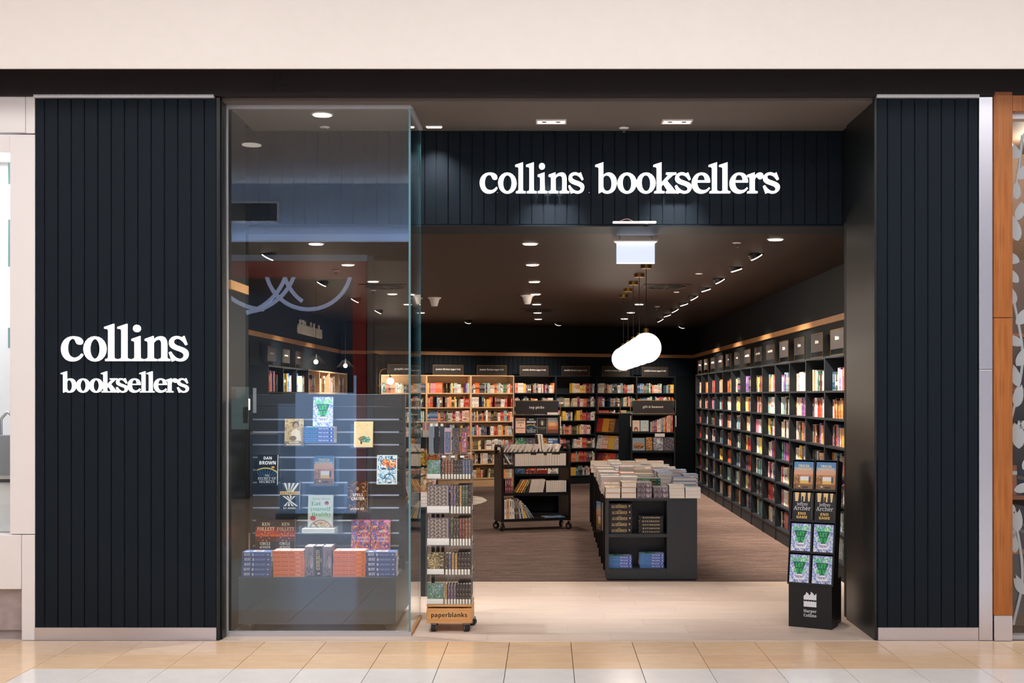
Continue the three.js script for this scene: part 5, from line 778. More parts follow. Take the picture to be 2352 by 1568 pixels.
// ---------- notebook spinner ----------
{
  const X = -0.74, Z = -0.47;
  const t = thing('notebook_spinner', 'clear acrylic notebook spinner on a wooden castor base', 'display stand', [X, 0, Z]);
  const R = 0.172;
  const base = obj('wooden_base', ext(-R, R, 0.069, 0.182, -R, R, 0.003), M.pineBox, t);
  const lb = obj('lettering', signPlate(0.31, 10), M.sign, base); lb.position.set(0, 0.128, R + 0.001);
  obj('turntable', cyl(0.12, 0.012, 0, 0.188, 0), M.black, t); obj('base_board', ext(-R, R, 0.194, 0.212, -R, R, 0.002), M.pineBox, t);
  for (const [x, z, a] of [[-0.12, 0.13, 0], [0.13, 0.13, 0.4], [-0.13, -0.13, 0.2], [0.16, -0.12, 1.2]]) {
    const c = obj('castor', (() => { const g = new THREE.CylinderGeometry(0.03, 0.03, 0.036, 22); g.rotateZ(Math.PI / 2); return metreUV(g); })(), M.rubber, t); c.position.set(x, 0.03, z); c.rotation.y = a;
    const g2 = new THREE.CylinderGeometry(0.018, 0.018, 0.04, 18); g2.rotateZ(Math.PI / 2); obj('hub', metreUV(g2), M.greyPlastic, c); obj('fork', box(0.046, 0.02, 0.05, 0, 0.03, -0.004, 0.006), M.greyPlastic, c);
  }
  obj('core', ext(-0.03, 0.03, 0.212, 1.6, -0.03, 0.03), M.acrylic, t);
  const Y = [0.212, 0.437, 0.658, 0.903, 1.165, 1.353];
  for (const y of [...Y, 1.618]) obj('tier_plate', ext(-R, R, y - 0.004, y, -R, R), M.acrylic, t);
  for (const sx of [-1, 1]) for (const sz of [-1, 1]) obj('corner_post', ext(sx * R - 0.005, sx * R + 0.005, 0.212, 1.618, sz * R - 0.005, sz * R + 0.005), M.acrylic, t);
  for (let k = 0; k < 5; k++) { obj('tier_lip', ext(-R, R, Y[k], Y[k] + 0.03, R + 0.001, R + 0.004), M.acrylic, t); obj('divider', ext(-0.004, -0.001, Y[k], Y[k] + 0.17, 0.02, R), M.acrylic, t); }
  obj('back_panel', ext(-R, R, 0.212, 1.618, -0.005, 0), M.acrylic, t);
  // notebooks: [tier, face-out cover, w, h, spine strips]
  const faceName = { damask: 'grey damask', iris: 'blue iris patterned', rose: 'olive and gold', bluepat: 'blue scrollwork' };
  const tiers = [[0, 'iris', 0.12, 0.155, ['n6', 'n1', 'n1', 'n1', 'n4', 'n4', 'n4', 'n4', 'n4']], [1, 'rose', 0.125, 0.165, ['n0', 'n5', 'n6', 'n6', 'n4', 'n4', 'n4', 'n4']], [2, 'damask', 0.165, 0.21, ['n2', 'n0', 'n0', 'n7', 'n7', 'n3', 'n3']], [3, 'damask', 0.165, 0.215, ['n1', 'n1', 'n0', 'n6', 'n2', 'n2', 'n4']], [4, 'iris', 0.1, 0.14, ['n7', 'n3', 'n3', 'n3', 'n4', 'n4', 'n4', 'n5', 'n5', 'n5']]];
  const tn = ['lowest tier', 'second tier up', 'third tier up', 'fourth tier up', 'fifth tier up'];
  const sname = ['brown', 'violet', 'moss green', 'copper', 'black', 'slate blue', 'gold', 'wine red'];
  for (const [k, cov, w, h, list] of tiers) {
    const y = Y[k] + 0.001;
    const b = book([X - R + 0.006 + w / 2, y + h / 2, Z + R - 0.016], 'face', w, h, 0.022, cov, 'n0', `${faceName[cov]} notebook facing out on the spinner ${tn[k]}`, null, { name: 'notebook', hard: true, mat: M.printMatt });
    obj('belly_band', box(w + 0.002, h * 0.24, 0.024, 0, -h * 0.36, 0), M.card, b);
    if (k !== 2 && k !== 3) book([X - R + 0.006 + w / 2, y + h / 2, Z + R - 0.044], 'face', w, h, 0.022, cov, 'n0', `${faceName[cov]} notebook behind the front copy, spinner ${tn[k]}`, null, { name: 'notebook', hard: true, mat: M.printMatt });
    let x = X - R + 0.016 + w; const avail = X + R - 0.006 - x, st = Math.min(0.024, avail / list.length);
    list.forEach((s, n) => { const hh = h - (k === 4 ? 0.0 : 0.004); book([x + st / 2, y + hh / 2, Z + R - 0.006 - 0.055], 'spine', 0.105, hh, st - 0.0012, '#4a4240', s, `${sname[+s[1]]} patterned notebook spine, ${ord(n)} along the spinner ${tn[k]}`, `notebook spines, ${tn[k]}`, { name: 'notebook', hard: true, mat: M.printMatt }); x += st; });
    // the side turned to the trolley
    for (let i = 0; i < 6; i++) { const o = book([X + R - 0.06, y + h / 2, Z + 0.02 - i * 0.024], 'face', 0.105, h * 0.96, 0.022, '#4a4240', 'n' + ((i + k) % 8), `notebook on the spinner side facing the trolley, ${ord(i)} in, ${tn[k]}`, `spinner side notebooks, ${tn[k]}`, { name: 'notebook', hard: true, mat: M.printMatt, turn: Math.PI }); }
  }
  const bm = [['bluepat', 'blue and rose'], ['night', 'dark gold'], ['flowers', 'coral and teal']];
  bm.forEach(([c, n], i) => { const q = thing('bookmark_pack', `tall ${n} boxed bookmark pack in the spinner top tier`, 'bookmark', [X - 0.01 + i * 0.062, 1.354, Z + R - 0.02]); obj('box', box(0.052, 0.2, 0.02, 0, 0.1, 0), std({ color: [0xb8a4b4, 0x4a4650, 0x6a5a5c][i], roughness: 0.5 }), q); const g = new THREE.BoxGeometry(0.034, 0.15, 0.002); faceUV(g, 4, covers[c].uv); obj('bookmark', g, M.print, q).position.set(0, 0.09, 0.011); obj('hang_tab', box(0.024, 0.03, 0.004, 0, 0.214, 0), M.black, q); obj('gold_edge', box(0.042, 0.16, 0.001, 0, 0.09, 0.0103), M.brass, q); });
  for (let i = 0; i < 3; i++) { const q = thing('bookmark_sleeve', ['pale grey bookmark sleeve in the spinner top tier', 'near black bookmark sleeve in the spinner top tier', 'dark grey bookmark sleeve in the spinner top tier'][i], 'bookmark', [X - 0.14 + i * 0.04, 1.354, Z + R - 0.05 - i * 0.012], 0, 'dark bookmark sleeves'); obj('sleeve', box(0.036, 0.21, 0.006, 0, 0.105, 0), std({ color: [0x7d8790, 0x2e353c, 0x4a525a][i], roughness: 0.25 }), q); obj('tab', box(0.02, 0.02, 0.004, 0, 0.22, 0), M.card, q); }
  for (let i = 0; i < 3; i++) obj('price_clip', box(0.03, 0.016, 0.004, -0.04 + i * 0.07, 1.356 - 0.02, R + 0.004), M.card, t);
}
// ---------- cardboard dump bin by the pier ----------
{
  const yaw = -0.48, px = 2.12, pz = -0.62, lean = 0.16;
  const t = thing('cardboard_display_bin', 'black cardboard book display bin beside the entrance pier', 'display bin', [px, 0, pz], yaw);
  const W = 0.36, blackCard = std({ color: 0x0f1114, roughness: 0.45 });
  obj('front_box', ext(-W / 2 + 0.01, W / 2 - 0.01, 0, 0.335, -0.02, 0.17, 0.002), blackCard, t);
  obj('back_spine', ext(-W / 2 + 0.03, W / 2 - 0.03, 0, 0.36, -0.2, -0.02), blackCard, t);
  const head = new THREE.Group(); head.name = 'tray_tower'; head.position.set(0, 0.335, 0.175); head.rotation.x = -lean; t.add(head);
  const H = 0.97, n = 4, ph = H / n;
  obj('tower_side', ext(-W / 2, -W / 2 + 0.006, 0, H, -0.14, 0), blackCard, head); obj('tower_side', ext(W / 2 - 0.006, W / 2, 0, H, -0.14, 0), blackCard, head); obj('tower_back', ext(-W / 2, W / 2, 0, H, -0.145, -0.135), blackCard, head); obj('divider', ext(-0.003, 0.003, 0, H, -0.14, -0.002), blackCard, head);
  for (let i = 0; i <= n; i++) obj('tray', ext(-W / 2, W / 2, i * ph - 0.003, i * ph + 0.003, -0.14, 0.0), blackCard, head);
  for (let i = 0; i < n; i++) obj('tray_lip', ext(-W / 2, W / 2, i * ph, i * ph + 0.014, -0.002, 0.002), blackCard, head);
  // publisher mark: flame over wave, lettering
  const wm = std({ color: 0xe9ebf2, roughness: 0.5 });
  const fl = new THREE.Shape(); fl.moveTo(-0.05, 0); fl.lineTo(0.05, 0); fl.lineTo(0.05, 0.052); fl.bezierCurveTo(0.042, 0.044, 0.036, 0.04, 0.034, 0.034); fl.bezierCurveTo(0.028, 0.05, 0.018, 0.058, 0.004, 0.064); fl.bezierCurveTo(0.01, 0.048, 0.004, 0.042, -0.006, 0.034); fl.bezierCurveTo(-0.012, 0.048, -0.02, 0.056, -0.032, 0.058); fl.bezierCurveTo(-0.026, 0.044, -0.04, 0.038, -0.05, 0.028); fl.closePath();
  const wv = new THREE.Shape(); wv.moveTo(-0.05, 0); wv.lineTo(0.05, 0); wv.lineTo(0.05, 0.046); for (let i = 0; i < 5; i++) wv.quadraticCurveTo(0.05 - i * 0.02 - 0.01, 0.034, 0.05 - (i + 1) * 0.02, 0.046); wv.closePath();
  const mk = (s, y) => { const g = new THREE.ExtrudeGeometry(s, { depth: 0.0012, bevelEnabled: false, curveSegments: 6 }); g.translate(0, y, 0.1702); return metreUV(g); };
  obj('flame_mark', mk(fl, 0.218), wm, t); obj('wave_mark', mk(wv, 0.164), wm, t);
  const nc = canvas(256, 128, (g) => { rect(g, '#0f1114', 0, 0, 256, 128); word(g, 'Harper', 128, 54, 56, '#e9ebf2', { font: 'serif', weight: 'bold', fit: 210 }); word(g, 'Collins', 128, 116, 56, '#e9ebf2', { font: 'serif', weight: 'bold', fit: 210 }); });
  const ng = new THREE.BoxGeometry(0.125, 0.07, 0.001); { const uv = ng.attributes.uv; for (let j = 0; j < 24; j++) if (Math.floor(j / 4) !== 4) uv.setXY(j, 0.01, 0.01); } obj('publisher_name', ng, std({ map: tex(nc), roughness: 0.45 }), t).position.set(0, 0.115, 0.1707);
  // books in the pockets
  const cy = Math.cos(yaw), sy = Math.sin(yaw), cl = Math.cos(lean), sl = Math.sin(lean);
  const kinds = [['gravity', 'green lettered blue novel', 'bottom pocket'], ['gravity', 'green lettered blue novel', 'second pocket up'], ['endgame', 'black lone figure thriller', 'third pocket up'], ['caravan', 'sunset caravan novel', 'top pocket']];
  for (let i = 0; i < n; i++) for (const s of [-1, 1]) {
    const lx = s * 0.089, ly = i * ph + 0.004 + 0.1125, lz = -0.016, ty = 0.335 + ly * cl + lz * sl, tz = 0.175 - ly * sl + lz * cl;
    const o = book([px + lx * cy + tz * sy, ty, pz - lx * sy + tz * cy], 'face', 0.152, 0.222, 0.03, kinds[i][0], 'g7', `${kinds[i][1]} in the bin's ${kinds[i][2]}, ${s > 0 ? 'pier' : 'aisle'} side`, null, { extra: [[1, 0, 0], -lean], turn: yaw });
  }
}
// ---------- book tables ----------
const tableMat = std({ color: 0x2a2f34, roughness: 0.42 });
function tableUnit(label, x0, x1, z0, depth, niche) {
  const t = thing('display_table', label, 'display table', [x0, 0, z0]);
  const w = x1 - x0;
  obj('tabletop', ext(0, w, 0.776, 0.8, -depth, 0, 0.002), tableMat, t);
  if (niche) {
    obj('end_panel', ext(0, 0.022, 0.012, 0.776, -0.3, 0), tableMat, t); obj('front_panel', ext(0.588, w, 0.012, 0.776, -0.3, 0), tableMat, t); obj('plinth', ext(0.022, 0.588, 0.012, 0.114, -0.3, -0.002), tableMat, t);
    obj('shelf', ext(0.022, 0.588, 0.421, 0.452, -0.29, -0.004), tableMat, t); obj('back_board', ext(0.022, 0.588, 0.114, 0.776, -0.3, -0.285), tableMat, t); obj('lower_board', ext(0.022, 0.588, 0.112, 0.116, -0.285, -0.002), tableMat, t); obj('glide', [cyl(0.02, 0.012, 0.05, 0.006, -0.05), cyl(0.02, 0.012, w - 0.05, 0.006, -0.05)], M.black, t);
  } else obj('end_panel', ext(0, w, 0, 0.776, -0.05, -0.02), tableMat, t);
  for (const f of [0.42, 0.7, 1]) obj('leg_frame', [ext(0, 0.03, 0, 0.776, -depth * f, -depth * f + 0.04), ext(w - 0.03, w, 0, 0.776, -depth * f, -depth * f + 0.04), ext(0.03, w - 0.03, 0.74, 0.776, -depth * f, -depth * f + 0.04)], M.blackMetal, t);
  return t;
}
tableUnit('navy display table with open niche at the edge of the carpet', 0.585, 1.467, -2.89, 1.8, true);
tableUnit('book table standing behind the niche table', 0.6, 1.48, -4.72, 1.8, false);
tableUnit('book table under the farther globe pendants', 0.615, 1.495, -6.55, 1.8, false);
// niche stacks
stackBooks(5, 0.585 + 0.022 + 0.118, 0.452, -3.02, 0.155, 0.228, 0.058, '#2a2226', 'alchemised', 'thick black hardback with gold spine lettering in the table niche', 'gold lettered stack in the niche', { hard: true });
stackBooks(5, 0.585 + 0.438, 0.452, -3.02, 0.155, 0.23, 0.034, '#1c1b1a', 'katabasis', 'thin black hardback with cream runes on its spine in the niche', 'thin black stack in the niche', { hard: true });
stackBooks(4, 0.585 + 0.022 + 0.116, 0.1165, -3.02, 0.155, 0.228, 0.028, 'gravity', 'gravity', 'bright blue paperback in the shorter stack of the lower niche', 'shorter blue stack in the niche');
stackBooks(5, 0.585 + 0.445, 0.1165, -3.02, 0.155, 0.236, 0.027, 'gravity', 'gravity', 'bright blue paperback in the taller stack of the lower niche', 'taller blue stack in the niche');
// front row, tail edges to the entrance
const TY = 0.8005;
{
  const z = -2.89 - 0.12, x = (i) => 0.585 + 0.062 + i * 0.156;
  const hb = (i, n, cov, lab, grp, hard, t = 0.052) => stackBooks(n, x(i), TY, z, 0.15, 0.234, t, cov, 'g5', lab, grp, { how: 'lieTail', hard });
  hb(0, 2, 'ochre', 'brown bound hardback with cream pages at the table corner', 'brown bound corner stack', true); hb(1, 3, 'ochre', 'brown bound hardback next to the misty grey stacks', 'brown bound three high stack', true);
  hb(2, 3, 'forest', 'hardback with misty grey printed edges, taller stack', 'taller misty stack', true, 0.05); hb(3, 2, 'forest', 'hardback with misty grey printed edges, lower stack', 'lower misty stack', true, 0.053);
  hb(4, 4, 'pale', 'white edged paperback beside the misty grey stacks', 'white stack beside the misty stacks', false, 0.031); hb(5, 3, 'gravity', 'white edged paperback at the outer corner of the niche table', 'white outer corner stack', false, 0.034);
  // printed edges of the misty hardbacks
  scene.children.filter((o) => /misty grey printed/.test(o.userData.label ?? '')).forEach((o) => { const tall = /taller/.test(o.userData.label) ? 0.05 : 0.053, g = new THREE.BoxGeometry(0.142, 0.001, tall - 0.007); faceUV(g, 3, [covers.forest.uv[0], covers.forest.uv[1] + 0.03, covers.forest.uv[2], covers.forest.uv[1] + 0.075]); obj('edge_print', g, M.printMatt, o).position.set(0, -0.1133, 0); });
}
// further rows
{
  const rows = [
    [-3.26, [[4, 'fortune', 0.03, 'g18'], [4, 'pale', 0.03, 'g0'], [5, 'green', 0.034, 'hepworth', 'lieSpine'], [2, 'pale', 0.034, 'g2'], [5, 'skyblue', 0.036, 'g6', 'hardx']]],
    [-3.53, [[5, 'pale', 0.034, 'g0'], [5, 'pale', 0.034, 'g1'], [3, 'teal', 0.03, 'g12'], [6, 'skyblue', 0.036, 'g6'], [3, 'night', 0.03, 'g5']]],
    [-3.82, [[5, 'teal', 0.034, 'g9'], [6, 'fortune', 0.032, 'g4'], [6, 'ochre', 0.03, 'g15'], [6, 'skyblue', 0.036, 'g6'], [4, 'mauve', 0.034, 'g10']]],
    [-4.12, [[5, 'mauve', 0.036, 'g12'], [7, 'mauve', 0.034, 'g3'], [6, 'amber', 0.034, 'g13'], [7, 'pale', 0.034, 'g2'], [6, 'skyblue', 0.034, 'g3']]],
    [-4.85, [[6, 'pale', 0.034, 'g2'], [7, 'mauve', 0.034, 'g12'], [6, 'ochre', 0.034, 'g18'], [6, 'pale', 0.034, 'g2'], [5, 'amber', 0.034, 'g13']]],
    [-5.4, [[6, 'pale', 0.036, 'g0'], [7, 'skyblue', 0.036, 'g7'], [8, 'silver', 0.036, 'g12'], [6, 'pale', 0.036, 'g15'], [7, 'pale', 0.036, 'g1']]],
    [-6.1, [[5, 'mauve', 0.036, 'g12'], [7, 'teal', 0.036, 'g12'], [8, 'amber', 0.036, 'g0'], [6, 'night', 0.036, 'g13'], [6, 'pale', 0.036, 'g0']]],
    [-6.9, [[6, 'ochre', 0.036, 'g18'], [7, 'pale', 0.036, 'g1'], [6, 'silver', 0.036, 'g12'], [8, 'amber', 0.036, 'g6'], [6, 'mauve', 0.036, 'g9']]],
  ];
  const cn = { fortune: 'coral', pale: 'pale', green: 'dark green', skyblue: 'blue', teal: 'teal', night: 'dark floral', ochre: 'ochre', mauve: 'mauve', amber: 'amber', silver: 'silver' };
  const pl = ['edge stack', 'second stack', 'middle stack', 'fourth stack', 'fiction side stack'];
  const rn = ['niche table second row', 'niche table third row', 'niche table fourth row', 'niche table fifth row', 'second table first row', 'second table middle row', 'second table last row', 'third table'];
  rows.forEach(([z, cells], r) => cells.forEach(([n, cov, t, spn, how], i) => {
    const x = 0.585 + 0.09 + i * 0.176 + rr(-0.012, 0.012) + r * 0.004;
    const far = r > 3; if (far) { t = (0.075 + 0.012 * n) / 3; n = 3; }
    stackBooks(n, x, TY, z + rr(-0.015, 0.015), 0.153, 0.232, t, cov, spn, `${cn[cov]} book of the ${pl[i]}, ${rn[r]}`, `${pl[i]}, ${rn[r]}`, { how: how === 'lieSpine' ? 'lieSpine' : i % 2 ? 'lieTail' : 'lieFore', hard: how === 'hardx' });
  }));
  // blue hardbacks and a dark book stand on the outer edge
  stackBooks(4, 1.545 - 0.03, TY, -3.95, 0.16, 0.235, 0.042, 'skyblue', 'g6', 'blue hardback in the stack overhanging the fiction aisle', 'overhanging blue stack', { how: 'lieTail', hard: true });
  const b = thing('book_stand', 'black tilted book stand on the table edge facing the fiction wall', 'stand', [1.44, TY, -4.5]); obj('plate', box(0.22, 0.006, 0.2, 0, 0.16, 0), M.black, b); obj('front', box(0.22, 0.16, 0.006, 0, 0.08, 0.095), M.black, b); obj('foot', box(0.2, 0.006, 0.18, 0, 0.003, 0), M.black, b);
  const m = book([0.575, 0.5, -4.2], 'face', 0.21, 0.3, 0.012, 'caravan', 'g7', 'blue and yellow magazine in the rack on the table side', null, { turn: -Math.PI / 2 + 0.25, name: 'magazine' });
  const rk = thing('magazine_rack', 'black wire rack on the side of the niche table', 'rack', [0.55, 0, -4.2]); obj('ledge', box(0.06, 0.006, 0.28, 0, 0.34, 0), M.blackMetal, rk); obj('rod', [cyl(0.005, 0.45, -0.025, 0.55, -0.13, 0.005, 8), cyl(0.005, 0.45, -0.025, 0.55, 0.13, 0.005, 8)], M.blackMetal, rk);
}
// ---------- second table behind the glass return, with toys ----------
{
  tableUnit('black display table between the notebook spinner and the glass', -1.93, -1.07, -1.93, 1.9, false);
  stackBooks(4, -1.13, TY, -2.05, 0.15, 0.22, 0.03, 'mauve', 'g10', 'pink topped paperback with pale pages beside the spinner', 'pink topped stack beside the spinner', { how: 'lieFore' });
  stackBooks(5, -1.4, TY, -2.05, 0.15, 0.22, 0.03, 'green', 'g11', 'green topped paperback on the black table behind the glass', 'green topped stack behind the glass', { how: 'lieFore' });
  for (let i = 0; i < 4; i++) book([-1.17 - i * 0.05, TY + 0.17, -2.45 - i * 0.03], 'face', 0.21, 0.27, 0.012, ['ochre', 'pale', 'amber', 'silver'][i], 'g0', `${['ochre', 'pale', 'amber', 'silver'][i]} picture book leaning on the black table`, null, { extra: [[0, 0, 1], 0.25], hard: true });
  const r = thing('toy_rack', 'black rack of soft toys and boxed gifts on the black table', 'rack', [-1.38, TY, -3.0]);
  obj('post', [box(0.03, 0.6, 0.03, -0.3, 0.3, 0), box(0.03, 0.6, 0.03, 0.3, 0.3, 0)], M.blackMetal, r); for (const y of [0.02, 0.3, 0.58]) obj('shelf', box(0.62, 0.02, 0.26, 0, y, 0), M.blackMetal, r); obj('name_band', box(0.62, 0.09, 0.01, 0, 0.53, 0.13), M.black, r);
  // plush toys: one continuous body each
  const plush = (x, y, z, s, col, belly, label) => {
    const t = thing('plush_toy', label, 'soft toy', [x, y, z]);
    const parts = [[0, 0.42, 0, 0.42, 0.42, 0.36], [0, 1.0, 0.05, 0.36, 0.33, 0.33], [-0.27, 1.26, 0, 0.13, 0.13, 0.08], [0.27, 1.26, 0, 0.13, 0.13, 0.08], [-0.42, 0.6, 0.12, 0.12, 0.26, 0.12], [0.42, 0.6, 0.12, 0.12, 0.26, 0.12], [-0.25, 0.12, 0.3, 0.15, 0.12, 0.24], [0.25, 0.12, 0.3, 0.15, 0.12, 0.24]].map(([a, b, c, rx, ry, rz]) => { const g = new THREE.SphereGeometry(1, 14, 10); g.scale(rx, ry, rz); g.translate(a, b, c); g.scale(s, s, s); return metreUV(g); });
    obj('body', parts, std({ color: col, roughness: 0.95 }), t); const m = new THREE.SphereGeometry(0.16 * s, 12, 8); m.scale(1, 0.8, 0.8); m.translate(0, 0.92 * s, 0.33 * s); obj('muzzle', metreUV(m), std({ color: belly, roughness: 0.95 }), t);
    for (const k of [-1, 1]) { const e = new THREE.SphereGeometry(0.04 * s, 8, 6); e.translate(k * 0.13 * s, 1.08 * s, 0.35 * s); obj('eye', metreUV(e), M.black, t); }
  };
  plush(-1.12, TY + 0.31, -2.95, 0.13, 0xb8652c, 0xe9d2b0, 'orange plush fox on the toy rack'); plush(-1.22, TY + 0.31, -2.95, 0.1, 0xd8b23c, 0xf0e2b8, 'yellow plush cub on the toy rack'); plush(-1.12, TY + 0.03, -2.95, 0.12, 0xd8b8b4, 0xf2e6e2, 'pale pink plush bear on the toy rack'); plush(-1.25, TY + 0.03, -2.95, 0.12, 0x2c3454, 0xb8bcd0, 'dark blue plush bear on the toy rack');
  for (let i = 0; i < 5; i++) { const q = thing('gift_box', ['pale pink', 'cream', 'tan', 'white', 'rose'][i] + ' little gift box on top of the toy rack', 'box', [-1.1 - (i % 3) * 0.075, TY + 0.591 + Math.floor(i / 3) * 0.0705, -2.95]); obj('carton', box(0.07, 0.07, 0.07, 0, 0.035, 0, 0.004), std({ color: [0xe2bdb6, 0xe9dcc6, 0xc9a98a, 0xeee9e4, 0xd89a96][i], roughness: 0.6 }), q); obj('ribbon', box(0.012, 0.071, 0.071, 0, 0.0355, 0), M.card, q); }
}
// ---------- book trolley ----------
{
  const TX = -0.19, TZ = -7.48, yaw = 0.29;
  const t = thing('book_trolley', 'black steel library book trolley on castors', 'trolley', [TX, 0, TZ], yaw);
  const end = (x) => { const s = new THREE.Shape(); s.moveTo(-0.2, 0.12); s.lineTo(0.2, 0.12); s.lineTo(0.2, 1.05); s.absarc(0.14, 1.08, 0.06, -0.3, Math.PI / 2); s.lineTo(-0.14, 1.14); s.absarc(-0.14, 1.08, 0.06, Math.PI / 2, Math.PI + 0.3); s.closePath(); const h = new THREE.Path(); h.moveTo(-0.15, 1.02); h.lineTo(0.15, 1.02); h.lineTo(0.15, 1.07); h.lineTo(0.12, 1.11); h.lineTo(-0.12, 1.11); h.lineTo(-0.15, 1.07); h.closePath(); s.holes.push(h); const g = new THREE.ExtrudeGeometry(s, { depth: 0.03, bevelEnabled: false }); g.rotateY(Math.PI / 2); g.translate(x, 0, 0); return metreUV(g); };
  const p0 = obj('end_panel', end(-0.48), M.blackMetal, t), p1 = obj('end_panel', end(0.45), M.blackMetal, t);
  for (const y of [0.2, 0.55, 0.95]) for (const z of [-0.12, 0, 0.12]) { const g = new THREE.SphereGeometry(0.006, 8, 6); g.translate(-0.481, y, z); obj('screw', metreUV(g), M.chrome, p0); }
  const shelfY = [0.16, 0.505, 0.86];
  for (const y of shelfY) { obj('shelf', ext(-0.45, 0.45, y - 0.02, y, -0.19, 0.19), M.blackMetal, t); obj('shelf_lip', ext(-0.45, 0.45, y - 0.035, y - 0.02, 0.17, 0.19), M.blackMetal, t); }
  obj('top_shelf', ext(-0.45, 0.45, 1.03, 1.045, -0.19, 0.19), M.blackMetal, t); obj('top_rail', ext(-0.45, 0.45, 1.045, 1.06, -0.19, -0.18), M.blackMetal, t);
  for (const sx of [-1, 1]) for (const sz of [-1, 1]) { const c = obj('castor', (() => { const g = new THREE.CylinderGeometry(0.045, 0.045, 0.025, 22); g.rotateZ(Math.PI / 2); return metreUV(g); })(), M.rubber, t); c.position.set(sx * 0.46, 0.047, sz * 0.17); c.rotation.y = sx * sz * 0.7; const h = new THREE.CylinderGeometry(0.024, 0.024, 0.028, 18); h.rotateZ(Math.PI / 2); obj('hub', metreUV(h), M.chrome, c); obj('fork', box(0.036, 0.05, 0.02, 0, 0.04, 0, 0.004), M.blackMetal, c); }
  const cy = Math.cos(yaw), sy = Math.sin(yaw), W = (x, y, z) => [TX + x * cy + z * sy, y, TZ - x * sy + z * cy];
  // middle shelf: page edges outwards
  const pale = ['g0', 'g1', 'g2', 'g12'];
  let x = -0.36;
  { const b = book(W(-0.4, 0.86 + 0.075, 0.1), 'fore', 0.13, 0.2, 0.018, 'pale', 'g0', 'slumped paperback leaning alone on the trolley upper shelf', null, { turn: yaw, extra: [[0, 0, 1], 0.55] }); b.position.y = 0.97; }
  x = -0.29; let nb = 0; const run = [[4, 0.026, 0.165], [4, 0.028, 0.168], [3, 0.025, 0.145], [4, 0.026, 0.166], [2, 0.022, 0.14], [2, 0.035, 0.166], [3, 0.038, 0.148], [6, 0.028, 0.164]];
  for (const [n, th, h] of run) for (let i = 0; i < n; i++) { if (x + th > 0.445) break; book(W(x + th / 2, 0.861 + h / 2, 0.12), 'fore', 0.13, h, th - 0.001, pick(['pale', 'teal', 'mauve', 'ochre', '#26262a']), pick(pale), `paperback with page edges out, ${ord(nb++)} along the trolley upper shelf`, 'page edge books, trolley upper shelf', { turn: yaw }); x += th; }
  // third shelf: leaning yellow, then page edges
  x = -0.43; for (let i = 0; i < 4; i++) { book(W(x + 0.012, 0.506 + 0.095, 0.12), 'spine', 0.13, 0.19, 0.022, '#5a2a34', ['g16', 'g17', 'g9', 'g16'][i], `dark spine on the trolley lower shelf, ${ord(i)} from the end panel`, 'dark red spines on the trolley', { turn: yaw }); x += 0.024; }
  x = -0.2; ['g8', 'g4', 'g8', 'g11'].forEach((s, i) => { book(W(x - 0.02 + i * 0.03, 0.506 + 0.086, 0.12), 'spine', 0.13, 0.19, 0.018, '#c98a2c', s, `${['yellow', 'orange', 'gold', 'green'][i]} spine leaning on the trolley lower shelf`, null, { turn: yaw, extra: [[0, 0, 1], -0.55 + i * 0.02] }); });
  x = -0.07; for (let i = 0; i < 9; i++) { book(W(x, 0.506 + 0.088, 0.12), 'fore', 0.13, 0.178, 0.019, pick(['pale', 'mauve', '#c9b0a4']), 'g1', `leaning page edge paperback, ${ord(i)} along the trolley lower shelf`, 'leaning page edge books on the trolley', { turn: yaw, extra: [[0, 0, 1], -0.2] }); x += 0.0215; }
  x = 0.14; for (let i = 0; i < 10; i++) { const h = rr(0.145, 0.152); book(W(x + 0.014, 0.506 + h / 2, 0.12), 'fore', 0.12, h, 0.027, pick(['pale', '#d8c4b0', '#3a3436']), 'g2', `upright cream page edge paperback, ${ord(i)} along the trolley lower shelf`, 'cream page edge books on the trolley', { turn: yaw }); x += 0.0285; }
  // bottom shelf: large picture books leaning
  x = -0.44; const bot = [['g1', 0.03, 0, 'white'], ['g18', 0.032, 0, 'peach'], ['g0', 0.04, -0.0, 'cream'], ['g1', 0.034, 0.05, 'chalk white'], ['g5', 0.02, 0.08, 'black'], ['g13', 0.02, 0.08, 'brown'], ['g5', 0.02, 0.1, 'charcoal'], ['g12', 0.024, 0.16, 'grey'], ['g6', 0.02, 0.2, 'navy'], ['g1', 0.014, 0.25, 'thin white'], ['g8', 0.026, 0.27, 'yellow'], ['g15', 0.018, 0.36, 'tan'], ['g15', 0.012, 0.42, 'thin tan'], ['g7', 0.012, 0.55, 'blue'], ['g7', 0.012, 0.6, 'sky blue']];
  bot.forEach(([s, th, a, n], i) => { const h = 0.27 - Math.max(0, i - 6) * 0.008; book(W(x + th / 2 - Math.sin(a) * h / 2 * 1, 0.162 + h / 2 * Math.cos(a) + th / 2 * Math.sin(a), 0.11), 'spine', 0.16, h, th - 0.001, '#cfc4b8', s, `${n} picture book spine on the trolley bottom shelf`, null, { turn: yaw, extra: [[0, 0, 1], a] }); x += th / Math.cos(a) + 0.002 + (a > 0.3 ? 0.014 : 0); });
  book(W(0.27, 0.167, 0.06), 'lieSpine', 0.22, 0.28, 0.012, 'skyblue', 'g7', 'thin blue picture book lying flat on the trolley bottom shelf', null, { turn: yaw });
